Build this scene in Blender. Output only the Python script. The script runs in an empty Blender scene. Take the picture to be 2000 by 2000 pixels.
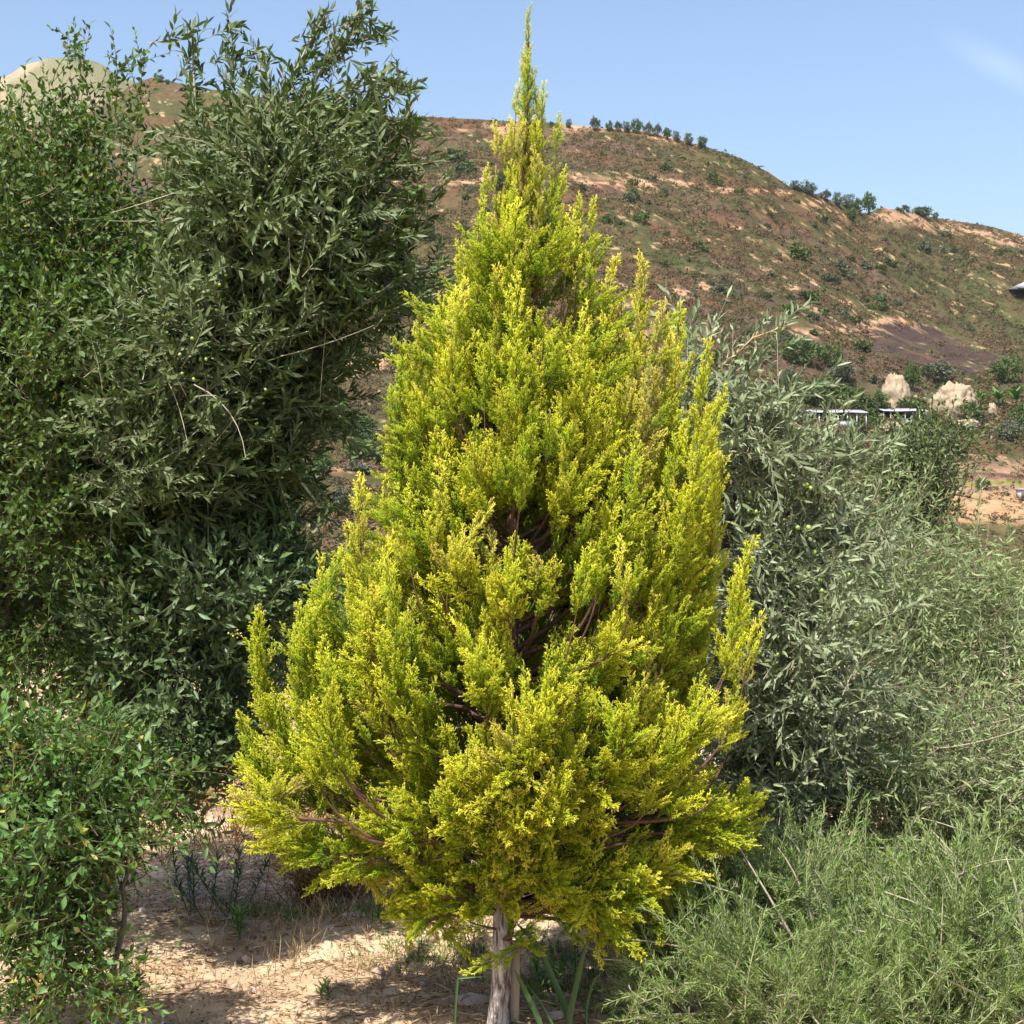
import bpy, math
import numpy as np
from mathutils import Vector

# ------------------------------------------------------------------ camera, world, sun, exposure
scene = bpy.context.scene
COL = scene.collection
F = 3172.0            # focal length in units of the 2000 px frame
CAMZ = 1.6
cam_d = bpy.data.cameras.new('camera'); cam = bpy.data.objects.new('camera', cam_d); COL.objects.link(cam)
cam.location = (0, 0, CAMZ); cam.rotation_euler = (math.radians(90), 0, 0)
cam_d.sensor_width = 36; cam_d.lens = 36 * F / 2000
cam_d.clip_start = 0.05; cam_d.clip_end = 6000
cam_d.dof.use_dof = False
scene.camera = cam

SUN_EL = math.radians(60); SUN_AZ = math.radians(-27)     # sun stands high behind the camera, to its left
sun_from = Vector((math.sin(SUN_AZ) * math.cos(SUN_EL), -math.cos(SUN_AZ) * math.cos(SUN_EL), math.sin(SUN_EL)))
sun_d = bpy.data.lights.new('sun', 'SUN'); sun_d.energy = 5.0; sun_d.angle = math.radians(0.5); sun_d.color = (1.0, 0.95, 0.87)
sun = bpy.data.objects.new('sun', sun_d); COL.objects.link(sun)
sun.rotation_euler = sun_from.to_track_quat('Z', 'Y').to_euler(); sun.location = (-4, -6, 12)

w = bpy.data.worlds.new('World'); scene.world = w; w.use_nodes = True
nt = w.node_tree; nt.nodes.clear()
def wn(t, **k):
    n = nt.nodes.new(t)
    for a, b in k.items(): setattr(n, a, b)
    return n
sky = wn('ShaderNodeTexSky', sky_type='NISHITA'); sky.sun_disc = False
sky.sun_elevation = SUN_EL; sky.sun_rotation = math.atan2(sun_from.x, sun_from.y)
sky.altitude = 100; sky.air_density = 1.0; sky.dust_density = 2.2; sky.ozone_density = 1.6
bg = wn('ShaderNodeBackground'); bg.inputs['Strength'].default_value = 0.13
out = wn('ShaderNodeOutputWorld')
# a thin wisp of cirrus high on the right of the sky
tc = wn('ShaderNodeTexCoord'); mp = wn('ShaderNodeMapping', vector_type='TEXTURE')
mp.inputs['Rotation'].default_value = (0, math.radians(31), 0); mp.inputs['Scale'].default_value = (0.3, 0.3, 0.05)
no = wn('ShaderNodeTexNoise'); no.inputs['Scale'].default_value = 3.0; no.inputs['Detail'].default_value = 6; no.inputs['Distortion'].default_value = 0.6
cd = Vector((955.0, F, 872.0)).normalized()
ds = wn('ShaderNodeVectorMath', operation='SUBTRACT'); ds.inputs[1].default_value = cd
sc_ = wn('ShaderNodeMapping', vector_type='TEXTURE'); sc_.inputs['Rotation'].default_value = (0, math.radians(31), 0); sc_.inputs['Scale'].default_value = (0.046, 0.2, 0.0105)
ln = wn('ShaderNodeVectorMath', operation='LENGTH')
mr = wn('ShaderNodeMapRange'); mr.inputs['From Min'].default_value = 1.0; mr.inputs['From Max'].default_value = 0.0
mr2 = wn('ShaderNodeMapRange'); mr2.inputs['From Min'].default_value = 0.1; mr2.inputs['From Max'].default_value = 0.75
ml = wn('ShaderNodeMath', operation='MULTIPLY'); ml2 = wn('ShaderNodeMath', operation='MULTIPLY'); ml2.inputs[1].default_value = 0.2
mx = wn('ShaderNodeMix', data_type='RGBA'); mx.inputs[7].default_value = (5.4, 6.0, 6.9, 1)
L = nt.links.new
L(tc.outputs['Generated'], ds.inputs[0]); L(ds.outputs[0], sc_.inputs[0]); L(sc_.outputs[0], ln.inputs[0]); L(ln.outputs['Value'], mr.inputs[0])
L(tc.outputs['Generated'], mp.inputs[0]); L(mp.outputs[0], no.inputs['Vector']); L(no.outputs[0], mr2.inputs[0])
L(mr.outputs[0], ml.inputs[0]); L(mr2.outputs[0], ml.inputs[1]); L(ml.outputs[0], ml2.inputs[0]); L(ml2.outputs[0], mx.inputs[0])
L(sky.outputs[0], mx.inputs[6]); L(mx.outputs[2], bg.inputs['Color']); L(bg.outputs[0], out.inputs['Surface'])

scene.view_settings.view_transform = 'Standard'; scene.view_settings.look = 'None'
scene.view_settings.exposure = 0.78; scene.view_settings.gamma = 1.0; scene.view_settings.use_curve_mapping = False
scene.cycles.max_bounces = 8; scene.cycles.transparent_max_bounces = 8
scene.cycles.diffuse_bounces = 3

# ------------------------------------------------------------------ helpers
RS = np.random.RandomState
def at(px, py, Y):
    """a point at distance Y whose bearing was measured in the 2000 px photograph"""
    return np.array([(px - 1000.0) / F * Y, Y, CAMZ - (py - 1000.0) / F * Y])
def tag(o, label=None, cat=None, group=None, kind=None):
    if label: o['label'] = label
    if cat: o['category'] = cat
    if group: o['group'] = group
    if kind: o['kind'] = kind
    return o
def empty(name, loc, label=None, cat=None, group=None):
    o = bpy.data.objects.new(name, None); COL.objects.link(o); o.location = tuple(float(a) for a in loc)
    o.empty_display_size = 0.1
    return tag(o, label, cat, group)
def build(name, V, T, mat, parent=None, attrs=None, smooth=False, mats=None, midx=None):
    """link ONE mesh from vertex array V and face array T (triangles or quads); V in world space"""
    V = np.asarray(V, dtype=np.float32); T = np.asarray(T, dtype=np.int32)
    org = np.array(parent.matrix_world.translation if False else (parent.location if parent is not None and parent.parent is None else (0, 0, 0)), dtype=np.float32)
    if parent is not None and parent.parent is not None: org = np.array(parent.parent.location, dtype=np.float32)
    V = V - org
    me = bpy.data.meshes.new(name)
    n, k = T.shape
    me.vertices.add(len(V)); me.vertices.foreach_set('co', V.ravel())
    me.loops.add(n * k); me.loops.foreach_set('vertex_index', T.ravel())
    me.polygons.add(n); me.polygons.foreach_set('loop_start', np.arange(0, n * k, k, dtype=np.int32))
    me.polygons.foreach_set('loop_total', np.full(n, k, dtype=np.int32))
    if smooth: me.polygons.foreach_set('use_smooth', np.ones(n, dtype=bool))
    if midx is not None: me.polygons.foreach_set('material_index', midx.astype(np.int32))
    for a, d in (attrs or {}).items():
        d = np.asarray(d, dtype=np.float32)
        if d.ndim == 1:
            at_ = me.attributes.new(a, 'FLOAT', 'POINT'); at_.data.foreach_set('value', d)
        else:
            at_ = me.attributes.new(a, 'FLOAT_COLOR', 'POINT')
            at_.data.foreach_set('color', np.concatenate([d, np.ones((len(d), 1), np.float32)], 1).ravel())
    for m in (mats or [mat]): me.materials.append(m)
    me.update(calc_edges=True); me.validate()
    o = bpy.data.objects.new(name, me); COL.objects.link(o)
    if parent is not None: o.parent = parent
    return o
class Geo:
    def __init__(s): s.V = []; s.T = []; s.n = 0; s.A = {}
    def add(s, V, T, **A):
        if len(V) == 0: return
        s.V.append(np.asarray(V, dtype=np.float32)); s.T.append(np.asarray(T) + s.n)
        for k, a in A.items(): s.A.setdefault(k, []).append(np.broadcast_to(np.asarray(a, dtype=np.float32), (len(V),)) )
        s.n += len(V)
    def out(s): return np.concatenate(s.V), np.concatenate(s.T), {k: np.concatenate(a) for k, a in s.A.items()}
    def build(s, name, mat, parent=None, smooth=False):
        V, T, A = s.out(); return build(name, V, T, mat, parent, A, smooth)
def norm(v): v = np.asarray(v, float); return v / (np.linalg.norm(v, axis=-1, keepdims=True) + 1e-9)
def frames(D, rs=None, up=None, roll=None):
    """rotation matrices (N,3,3) with columns x,y,z where z = D"""
    D = norm(D); N = len(D)
    ref = np.where(np.abs(D[:, 2:3]) < 0.95, [[0, 0, 1.0]], [[1.0, 0, 0]])
    x = norm(np.cross(ref, D)); y = np.cross(D, x)
    a = roll if roll is not None else rs.uniform(0, 2 * np.pi, N)
    c, s_ = np.cos(a)[:, None], np.sin(a)[:, None]
    X = x * c + y * s_; Yv = -x * s_ + y * c
    return np.stack([X, Yv, D], axis=2)
def tube(P, R, k=5):
    """tapered tube along points P with radii R, triangles"""
    P = np.asarray(P, float); n = len(P); R = np.broadcast_to(np.asarray(R, float), (n,))
    Tn = norm(np.gradient(P, axis=0)); x = norm(np.cross(Tn[0], [0.3, 0.2, 0.9] if abs(Tn[0][2]) < 0.9 else [1, 0.1, 0]))
    V = []
    for i in range(n):
        x = norm(x - Tn[i] * np.dot(x, Tn[i])); y = np.cross(Tn[i], x)
        a = np.arange(k) * 2 * np.pi / k
        V.append(P[i] + R[i] * (np.cos(a)[:, None] * x + np.sin(a)[:, None] * y))
    V = np.concatenate(V); i, j = np.meshgrid(np.arange(n - 1), np.arange(k), indexing='ij'); i = i.ravel(); j = j.ravel(); j2 = (j + 1) % k
    a, b, c, d = i * k + j, i * k + j2, (i + 1) * k + j2, (i + 1) * k + j
    return V, np.concatenate([np.stack([a, b, c], 1), np.stack([a, c, d], 1)])
def cones(B, D, Ln, R, rs, sides=3, tip=0.35):
    """thin tapered prisms: base points B, directions D, lengths, radii -> V,T"""
    N = len(B); Fm = frames(D, rs); a = np.arange(sides) * 2 * np.pi / sides
    ring = Fm[:, :, 0][:, None, :] * np.cos(a)[None, :, None] + Fm[:, :, 1][:, None, :] * np.sin(a)[None, :, None]
    mid = B[:, None, :] + D[:, None, :] * (Ln * 0.62)[:, None, None] + ring * (R * 1.15)[:, None, None]
    base = B[:, None, :] + ring * (R * 0.7)[:, None, None]
    top = (B + D * Ln[:, None])[:, None, :]
    V = np.concatenate([base, mid, top], 1); k = 2 * sides + 1
    t = []
    for i in range(sides):
        j = (i + 1) % sides
        t += [(i, j, sides + j), (i, sides + j, sides + i), (sides + i, sides + j, 2 * sides)]
    T = (np.arange(N) * k)[:, None, None] + np.array(t)[None]
    return V.reshape(-1, 3), T.reshape(-1, 3)
def bez(p0, p1, p2, n):
    t = np.linspace(0, 1, n)[:, None]
    return (1 - t) ** 2 * p0 + 2 * t * (1 - t) * p1 + t * t * p2
def place(V, T, M, O, A=None, **inst):
    """copies of a prototype (V,T) at rotations M (N,3,3, scale included) and offsets O"""
    N = len(O); W = np.einsum('nij,vj->nvi', M, V) + O[:, None, :]
    TT = (np.arange(N) * len(V))[:, None, None] + T[None]
    at_ = {k: np.tile(a, N) for k, a in (A or {}).items()}
    for k, a in inst.items(): at_[k] = np.repeat(a, len(V))
    return W.reshape(-1, 3), TT.reshape(-1, 3), at_
def vnoise(x, y, seed):
    xi = np.floor(x).astype(np.int64); yi = np.floor(y).astype(np.int64); fx = x - xi; fy = y - yi
    fx = fx * fx * (3 - 2 * fx); fy = fy * fy * (3 - 2 * fy)
    def h(a, b):
        v = (a * 374761393 + b * 668265263 + seed * 1442695041) & 0x7fffffff
        v = (v ^ (v >> 13)) * 1274126177 & 0x7fffffff
        return ((v ^ (v >> 16)) & 0xffff) / 65535.0
    return (h(xi, yi) * (1 - fx) + h(xi + 1, yi) * fx) * (1 - fy) + (h(xi, yi + 1) * (1 - fx) + h(xi + 1, yi + 1) * fx) * fy
def fbm(x, y, seed, o=5, g=0.5):
    s_ = 0; a = 1; t = 0
    for i in range(o):
        s_ = s_ + a * vnoise(x * 2 ** i + i * 17.3, y * 2 ** i - i * 9.1, seed + i); t += a; a *= g
    return s_ / t
def sstep(a, b, x): t = np.clip((x - a) / (b - a), 0, 1); return t * t * (3 - 2 * t)

# ------------------------------------------------------------------ materials
def mat(name):
    m = bpy.data.materials.new(name); m.use_nodes = True; n = m.node_tree; n.nodes.clear(); return m, n
def ramp(n, stops, src):
    r = n.nodes.new('ShaderNodeValToRGB'); e = r.color_ramp.elements
    while len(e) > 1: e.remove(e[-1])
    e[0].position = stops[0][0]; e[0].color = (*stops[0][1], 1)
    for p, c in stops[1:]:
        q = e.new(p); q.color = (*c, 1)
    n.links.new(src, r.inputs[0]); return r.outputs[0]
def leaf_mat(name, stops, back=None, trans=0.25, tcol=None, rough=0.5, spec=0.35, attr='rnd', tipstops=None, tipf=0.7):
    m, n = mat(name); a = n.nodes.new('ShaderNodeAttribute'); a.attribute_name = attr
    c = ramp(n, stops, a.outputs['Fac'])
    if tipstops:
        b = n.nodes.new('ShaderNodeAttribute'); b.attribute_name = 'tip'; c2 = ramp(n, tipstops, b.outputs['Fac'])
        x = n.nodes.new('ShaderNodeMix'); x.data_type = 'RGBA'; x.blend_type = 'MIX'; x.inputs[0].default_value = tipf
        n.links.new(c, x.inputs[6]); n.links.new(c2, x.inputs[7]); c = x.outputs[2]
    front = c
    if back:
        g = n.nodes.new('ShaderNodeNewGeometry'); x = n.nodes.new('ShaderNodeMix'); x.data_type = 'RGBA'
        x.inputs[7].default_value = (*back, 1); n.links.new(g.outputs['Backfacing'], x.inputs[0]); n.links.new(c, x.inputs[6]); front = x.outputs[2]
    p = n.nodes.new('ShaderNodeBsdfPrincipled'); p.inputs['Roughness'].default_value = rough
    p.inputs['Specular IOR Level'].default_value = spec; n.links.new(front, p.inputs['Base Color'])
    t = n.nodes.new('ShaderNodeBsdfTranslucent')
    hs = n.nodes.new('ShaderNodeHueSaturation'); hs.inputs['Saturation'].default_value = 1.15; hs.inputs['Value'].default_value = 1.15
    n.links.new(c, hs.inputs['Color']); n.links.new(hs.outputs[0], t.inputs['Color'])
    s_ = n.nodes.new('ShaderNodeMixShader'); s_.inputs[0].default_value = trans
    n.links.new(p.outputs[0], s_.inputs[1]); n.links.new(t.outputs[0], s_.inputs[2])
    o = n.nodes.new('ShaderNodeOutputMaterial'); n.links.new(s_.outputs[0], o.inputs['Surface']); return m
def bark_mat(name, stops, scale=30, stretch=(1, 1, 0.15), bump=0.4, rough=0.85, dist=0.004):
    m, n = mat(name); tcn = n.nodes.new('ShaderNodeTexCoord'); mpn = n.nodes.new('ShaderNodeMapping'); mpn.inputs['Scale'].default_value = stretch
    nn = n.nodes.new('ShaderNodeTexNoise'); nn.inputs['Scale'].default_value = scale; nn.inputs['Detail'].default_value = 8; nn.inputs['Roughness'].default_value = 0.65
    nn.inputs['Distortion'].default_value = 0.5
    n.links.new(tcn.outputs['Object'], mpn.inputs[0]); n.links.new(mpn.outputs[0], nn.inputs['Vector'])
    c = ramp(n, stops, nn.outputs[0]); p = n.nodes.new('ShaderNodeBsdfPrincipled'); p.inputs['Roughness'].default_value = rough
    b = n.nodes.new('ShaderNodeBump'); b.inputs['Strength'].default_value = bump; b.inputs['Distance'].default_value = dist
    n.links.new(nn.outputs[0], b.inputs['Height']); n.links.new(b.outputs[0], p.inputs['Normal']); n.links.new(c, p.inputs['Base Color'])
    o = n.nodes.new('ShaderNodeOutputMaterial'); n.links.new(p.outputs[0], o.inputs['Surface']); return m

M = {}
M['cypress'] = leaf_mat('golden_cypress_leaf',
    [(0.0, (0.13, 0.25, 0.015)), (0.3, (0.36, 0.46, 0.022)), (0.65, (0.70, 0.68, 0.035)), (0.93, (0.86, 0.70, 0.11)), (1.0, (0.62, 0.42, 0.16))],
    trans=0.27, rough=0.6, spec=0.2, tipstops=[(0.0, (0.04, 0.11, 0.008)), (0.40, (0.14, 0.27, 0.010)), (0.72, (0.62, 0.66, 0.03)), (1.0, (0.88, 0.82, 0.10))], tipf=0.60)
M['cy_twig'] = bark_mat('reddish_twig_bark', [(0.3, (0.06, 0.032, 0.022)), (0.7, (0.17, 0.085, 0.055))], 60, rough=0.8)
M['cy_trunk'] = bark_mat('weathered_fibrous_bark', [(0.33, (0.06, 0.04, 0.034)), (0.42, (0.16, 0.12, 0.10)), (0.50, (0.36, 0.31, 0.28)), (0.60, (0.66, 0.61, 0.57)), (0.8, (0.80, 0.76, 0.71))], 70, (1, 1, 0.24), 1.0, dist=0.02)
M['olive_l'] = leaf_mat('olive_leaf_dark', [(0, (0.035, 0.07, 0.014)), (0.5, (0.07, 0.12, 0.025)), (1, (0.13, 0.185, 0.05))], back=(0.13, 0.17, 0.07), trans=0.15, rough=0.5, spec=0.3)
M['olive_r'] = leaf_mat('olive_leaf_grey', [(0, (0.08, 0.12, 0.05)), (0.5, (0.14, 0.185, 0.085)), (1, (0.22, 0.26, 0.14))], back=(0.26, 0.31, 0.17), trans=0.15, rough=0.5, spec=0.35)
M['dense'] = leaf_mat('dense_green_leaf', [(0, (0.022, 0.062, 0.005)), (0.55, (0.062, 0.132, 0.010)), (0.97, (0.17, 0.25, 0.03)), (1, (0.45, 0.33, 0.07))], back=(0.08, 0.14, 0.03), trans=0.2, rough=0.5, spec=0.3)
M['berry_leaf'] = leaf_mat('glossy_bluegreen_leaf', [(0, (0.04, 0.09, 0.028)), (0.5, (0.08, 0.145, 0.05)), (1, (0.15, 0.22, 0.08))], back=(0.12, 0.18, 0.07), trans=0.18, rough=0.45, spec=0.35)
M['creeper'] = leaf_mat('broad_creeper_leaf', [(0, (0.02, 0.065, 0.005)), (0.5, (0.05, 0.115, 0.012)), (0.97, (0.15, 0.23, 0.035)), (1, (0.42, 0.36, 0.09))], back=(0.12, 0.23, 0.06), trans=0.28, rough=0.5, spec=0.3)
M['tangle'] = leaf_mat('tangled_scrub_leaf', [(0, (0.07, 0.12, 0.03)), (0.5, (0.14, 0.20, 0.06)), (0.88, (0.25, 0.30, 0.11)), (1, (0.45, 0.38, 0.2))], back=(0.25, 0.33, 0.14), trans=0.22, rough=0.55, spec=0.3)
M['rosemary'] = leaf_mat('rosemary_needle', [(0, (0.04, 0.095, 0.011)), (0.5, (0.11, 0.19, 0.03)), (1, (0.23, 0.32, 0.065))], back=(0.22, 0.31, 0.10), trans=0.2, rough=0.55, spec=0.25)
M['weed'] = leaf_mat('fresh_weed_leaf', [(0, (0.07, 0.15, 0.03)), (0.6, (0.15, 0.27, 0.05)), (1, (0.28, 0.40, 0.09))], trans=0.3, rough=0.5)
M['strap'] = leaf_mat('strap_leaf', [(0, (0.02, 0.055, 0.014)), (1, (0.045, 0.10, 0.025))], trans=0.15, rough=0.4, spec=0.5)
M['straw'] = leaf_mat('dry_straw', [(0, (0.16, 0.085, 0.04)), (0.4, (0.42, 0.28, 0.14)), (1, (0.74, 0.59, 0.36))], trans=0.2, rough=0.7, spec=0.2)
M['dry_twig'] = leaf_mat('dry_brown_twig', [(0, (0.10, 0.055, 0.025)), (0.6, (0.25, 0.14, 0.06)), (1, (0.42, 0.24, 0.09))], trans=0.15, rough=0.8, spec=0.2)
M['rust'] = leaf_mat('rusty_dry_leaf', [(0, (0.20, 0.08, 0.02)), (0.6, (0.40, 0.19, 0.05)), (1, (0.55, 0.34, 0.10))], trans=0.2, rough=0.7, spec=0.2)
M['pale_twig'] = bark_mat('pale_twig', [(0.3, (0.26, 0.22, 0.15)), (0.7, (0.48, 0.43, 0.32))], 40)
M['green_twig'] = bark_mat('greenish_brown_twig', [(0.3, (0.07, 0.07, 0.03)), (0.7, (0.17, 0.16, 0.08))], 40)
M['tan_twig'] = bark_mat('dull_tan_twig', [(0.3, (0.15, 0.135, 0.08)), (0.7, (0.30, 0.27, 0.18))], 40)
M['grey_bark'] = bark_mat('grey_olive_bark', [(0.3, (0.05, 0.04, 0.03)), (0.7, (0.16, 0.13, 0.10))], 25, bump=0.7, dist=0.01)
M['olive_fruit'] = leaf_mat('green_olive_fruit', [(0, (0.22, 0.34, 0.06)), (1, (0.40, 0.50, 0.12))], trans=0.1, rough=0.25, spec=0.5)
M['berry'] = leaf_mat('yellow_berry', [(0, (0.42, 0.40, 0.08)), (1, (0.60, 0.55, 0.16))], trans=0.1, rough=0.35, spec=0.4)
M['hill_bush'] = leaf_mat('hill_bush_leaf', [(0, (0.05, 0.085, 0.022)), (0.5, (0.085, 0.13, 0.036)), (1, (0.14, 0.18, 0.06))], trans=0.15, rough=0.7, spec=0.2)
M['hill_grey'] = leaf_mat('hill_grey_leaf', [(0, (0.08, 0.10, 0.055)), (0.5, (0.125, 0.145, 0.085)), (1, (0.18, 0.20, 0.125))], trans=0.15, rough=0.7, spec=0.2)
M['hill_scrub'] = leaf_mat('hill_scrub_leaf', [(0, (0.075, 0.095, 0.034)), (0.4, (0.13, 0.10, 0.05)), (0.7, (0.165, 0.10, 0.06)), (1, (0.11, 0.125, 0.042))], trans=0.1, rough=0.8, spec=0.15)

# ------------------------------------------------------------------ terrain
RPX = np.array([(-3000, 700), (-1200, 420), (-500, 330), (0, 262), (190, 215), (255, 165), (295, 149), (330, 158), (380, 170), (480, 188), (620, 200), (740, 222), (807, 227), (950, 229), (1100, 234), (1200, 246), (1290, 262),
                (1380, 286), (1450, 310), (1500, 335), (1540, 362), (1590, 378), (1640, 402), (1690, 420), (1725, 408), (1770, 414), (1850, 427), (1930, 442), (2000, 462), (2300, 540), (3000, 700), (5000, 900)], float)
def zbase(Y): return -6.0 * sstep(10, 90, Y)
def ridge(u):
    px = 1000 + u * F
    tr = (1000 - np.interp(px, RPX[:, 0], RPX[:, 1])) / F
    Yr = 440 + 80 * sstep(1560, 1900, px) + 60 * sstep(700, 200, px)
    return tr, Yr
def hz(X, Y):
    X = np.asarray(X, float); Y = np.asarray(Y, float)
    u = X / np.maximum(Y, 1); px = 1000 + u * F; tr, Yr = ridge(u)
    s_ = np.clip((Y - 110) / (Yr - 110), 0, 1); tb = (zbase(110.0) - CAMZ) / 110
    tan = tb + (tr - tb) * s_ ** 0.85
    z = CAMZ + Y * tan
    win = sstep(0, 0.12, s_) * (1 - 0.75 * sstep(0.85, 1.0, s_))
    z = z + win * ((fbm(X / 55, Y / 75, 3, 4) - 0.5) * 13 + (fbm(X / 11, Y / 14, 9, 4) - 0.5) * 3.2)
    py = 1000 - (z - CAMZ) / np.maximum(Y, 1) * F
    # the gully running down from the saddle towards the right
    gx = 1690 + (py - 418) * 1.45; d = np.abs(px - gx) / 45
    z = z - 1.6 * np.exp(-d * d) * sstep(0.25, 0.6, s_) * (1 - sstep(0.9, 1, s_))
    zr = CAMZ + Yr * tr
    z = np.where(Y > Yr, np.maximum(zr - (Y - Yr) * 0.22 + (fbm(X / 55, Y / 75, 3, 4) - 0.5) * 3, -6), z)
    return np.where(Y < 110, zbase(Y), z)
def hit(px, py):
    """where the ray through a photograph pixel meets the hill"""
    Y = np.linspace(100, 560, 1800); u = (px - 1000) / F
    t = (hz(u * Y, Y) - CAMZ) / Y; k = np.argmax(t >= (1000 - py) / F)
    if k == 0: k = np.argmax(t)
    return np.array([u * Y[k], Y[k], float(hz(u * Y[k], Y[k]))])
def inpoly(px, py, poly):
    c = np.zeros(px.shape, bool); n = len(poly)
    for i in range(n):
        (x1, y1), (x2, y2) = poly[i], poly[(i + 1) % n]
        k = ((y1 > py) != (y2 > py)) & (px < (x2 - x1) * (py - y1) / ((y2 - y1) + 1e-9) + x1); c ^= k
    return c
def band(px, py, pts, wd):
    """soft mask round a polyline"""
    d = np.full(px.shape, 1e9)
    for (x1, y1), (x2, y2) in zip(pts[:-1], pts[1:]):
        vx, vy = x2 - x1, y2 - y1; t = np.clip(((px - x1) * vx + (py - y1) * vy) / (vx * vx + vy * vy), 0, 1)
        d = np.minimum(d, np.hypot(px - x1 - t * vx, (py - y1 - t * vy) * 1.0))
    return d / wd
def hill_colour(X, Y, Z):
    u = X / np.maximum(Y, 1); px = 1000 + u * F; py = 1000 - (Z - CAMZ) / np.maximum(Y, 1) * F
    X, Y = X + 0.6 * Z, Y + 0.9 * Z      # pattern follows the slope, also on steep folds
    jx = px + (fbm(X / 9, Y / 12, 21, 4) - 0.5) * 70; jy = py + (fbm(X / 9 + 50, Y / 12, 22, 4) - 0.5) * 30
    n1 = fbm(X / 22, Y / 30, 31, 5, 0.6); n2 = fbm(X / 5, Y / 9, 41, 4, 0.6); n3 = fbm(X / 1.6, Y / 3.0, 51, 3, 0.7); n4 = fbm(X / 40, Y / 30, 61, 3)
    brown = np.array([0.20, 0.125, 0.070]); olive = np.array([0.150, 0.135, 0.058]); green = np.array([0.085, 0.115, 0.042]); soil = np.array([0.66, 0.45, 0.29]); mauve = np.array([0.18, 0.125, 0.105])
    def mixc(a, b, t): return a * (1 - t[..., None]) + b * t[..., None]
    c = mixc(brown[None] * np.ones(px.shape + (1,)), olive, sstep(0.38, 0.62, n1))
    c = mixc(c, mauve, sstep(0.52, 0.68, n4) * 0.7)
    c = mixc(c, green * 1.15, sstep(0.50, 0.61, n2) * 0.8)
    # greener flank of the right-hand gully
    g = np.exp(-((jx - (1690 + (jy - 418) * 1.3)) / 110) ** 2) * sstep(430, 560, jy); c = mixc(c, green * 1.2, np.clip(g, 0, 1) * 0.75)
    c = mixc(c, green * 1.1, sstep(700, 760, jy) * sstep(900, 840, jy) * 0.5)
    m = np.zeros(px.shape)
    def line(pts, wd, k=1.0): return np.clip(1.4 - band(jx, jy, pts, wd), 0, 1) * k
    m = np.maximum(m, line([(860, 356), (960, 352), (1110, 350), (1200, 362), (1300, 352), (1380, 366), (1540, 372)], 5) * sstep(0.36, 0.52, n3))
    m = np.maximum(m, line([(1110, 245), (1200, 252), (1290, 270), (1350, 285)], 8, 0.95))
    m = np.maximum(m, line([(900, 245), (960, 250), (1010, 248)], 10) * sstep(0.4, 0.55, n2))
    m = np.maximum(m, line([(1130, 358), (1260, 364)], 14) * sstep(0.42, 0.55, n2))
    m = np.maximum(m, line([(1590, 392), (1640, 420)], 16) * sstep(0.48, 0.6, n3))
    m = np.maximum(m, line([(1720, 418), (1800, 424)], 14)); m = np.maximum(m, line([(1800, 440), (1900, 455), (2000, 475)], 10, 0.9) * sstep(.35, .5, n3))
    m = np.maximum(m, line([(1530, 520), (1600, 560), (1640, 600)], 34) * sstep(0.56, 0.63, n3 * .5 + n2 * .5))
    m = np.maximum(m, line([(1380, 560), (1250, 600)], 18) * sstep(0.55, 0.62, n2))
    m = np.maximum(m, line([(1540, 650), (1640, 640), (1700, 640), (1760, 628)], 10) * sstep(0.45, 0.56, n3))
    m = np.maximum(m, line([(1050, 640), (1400, 660)], 12) * sstep(0.5, 0.6, n2))
    m = np.maximum(m, line([(640, 720), (740, 712)], 20)); m = np.maximum(m, sstep(0.635, 0.69, n3 * 0.55 + n2 * 0.45) * 0.8)
    m = np.maximum(m, line([(640, 905), (700, 900)], 16) * 0.6)
    c = mixc(c, soil, np.clip(m, 0, 1))
    # terraced dry field at the foot of the right-hand slope
    fld = sstep(1800, 1840, jx) * sstep(890, 915, jy); c = mixc(c, np.array([0.50, 0.35, 0.25]), fld)
    c = mixc(c, np.array([0.62, 0.43, 0.25]), fld * sstep(955, 965, jy)); c = mixc(c, np.array([0.2, 0.12, 0.09]), fld * np.clip(1.3 - band(jx, jy, [(1800, 925), (2100, 925)], 7), 0, 1))
    c = mixc(c, np.array([0.30, 0.33, 0.10]), fld * np.clip(1.3 - band(jx, jy, [(1870, 940), (2100, 938)], 7), 0, 1))
    c = mixc(c, olive, fld * sstep(1005, 1025, jy))
    # burnt dark patch, with its pale earth rim
    kx = px + (fbm(X / 4, Y / 5, 71, 4) - 0.5) * 46; ky = py + (fbm(X / 4, Y / 5, 72, 4) - 0.5) * 18
    rim = inpoly(kx, ky, [(1640, 625), (1722, 622), (1830, 632), (1830, 650), (1700, 660), (1700, 690), (1660, 665)]).astype(float)
    c = mixc(c, soil, rim * 0.6 * sstep(.38, .5, n3))
    blk = inpoly(kx, ky, [(1707, 632), (1760, 630), (1830, 645), (1880, 668), (1930, 690), (1985, 712), (1960, 722), (1890, 732), (1820, 728), (1770, 708), (1702, 682)]).astype(float)
    st = fbm(X / 9 + Y / 30, Y / 2.5, 81, 4)
    c = mixc(c, np.array([0.10, 0.07, 0.065]), blk * (0.25 + 0.75 * sstep(0.36, 0.50, st)))
    c = mixc(c, mauve * 0.9, inpoly(kx, ky, [(1702, 682), (1770, 708), (1820, 728), (1890, 732), (1800, 770), (1710, 745)]).astype(float) * 0.7)
    c = c * (0.62 + 0.72 * n3)[..., None] * np.array([0.55, 0.49, 0.44])
    return np.clip(c, 0.01, 0.9)

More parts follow.
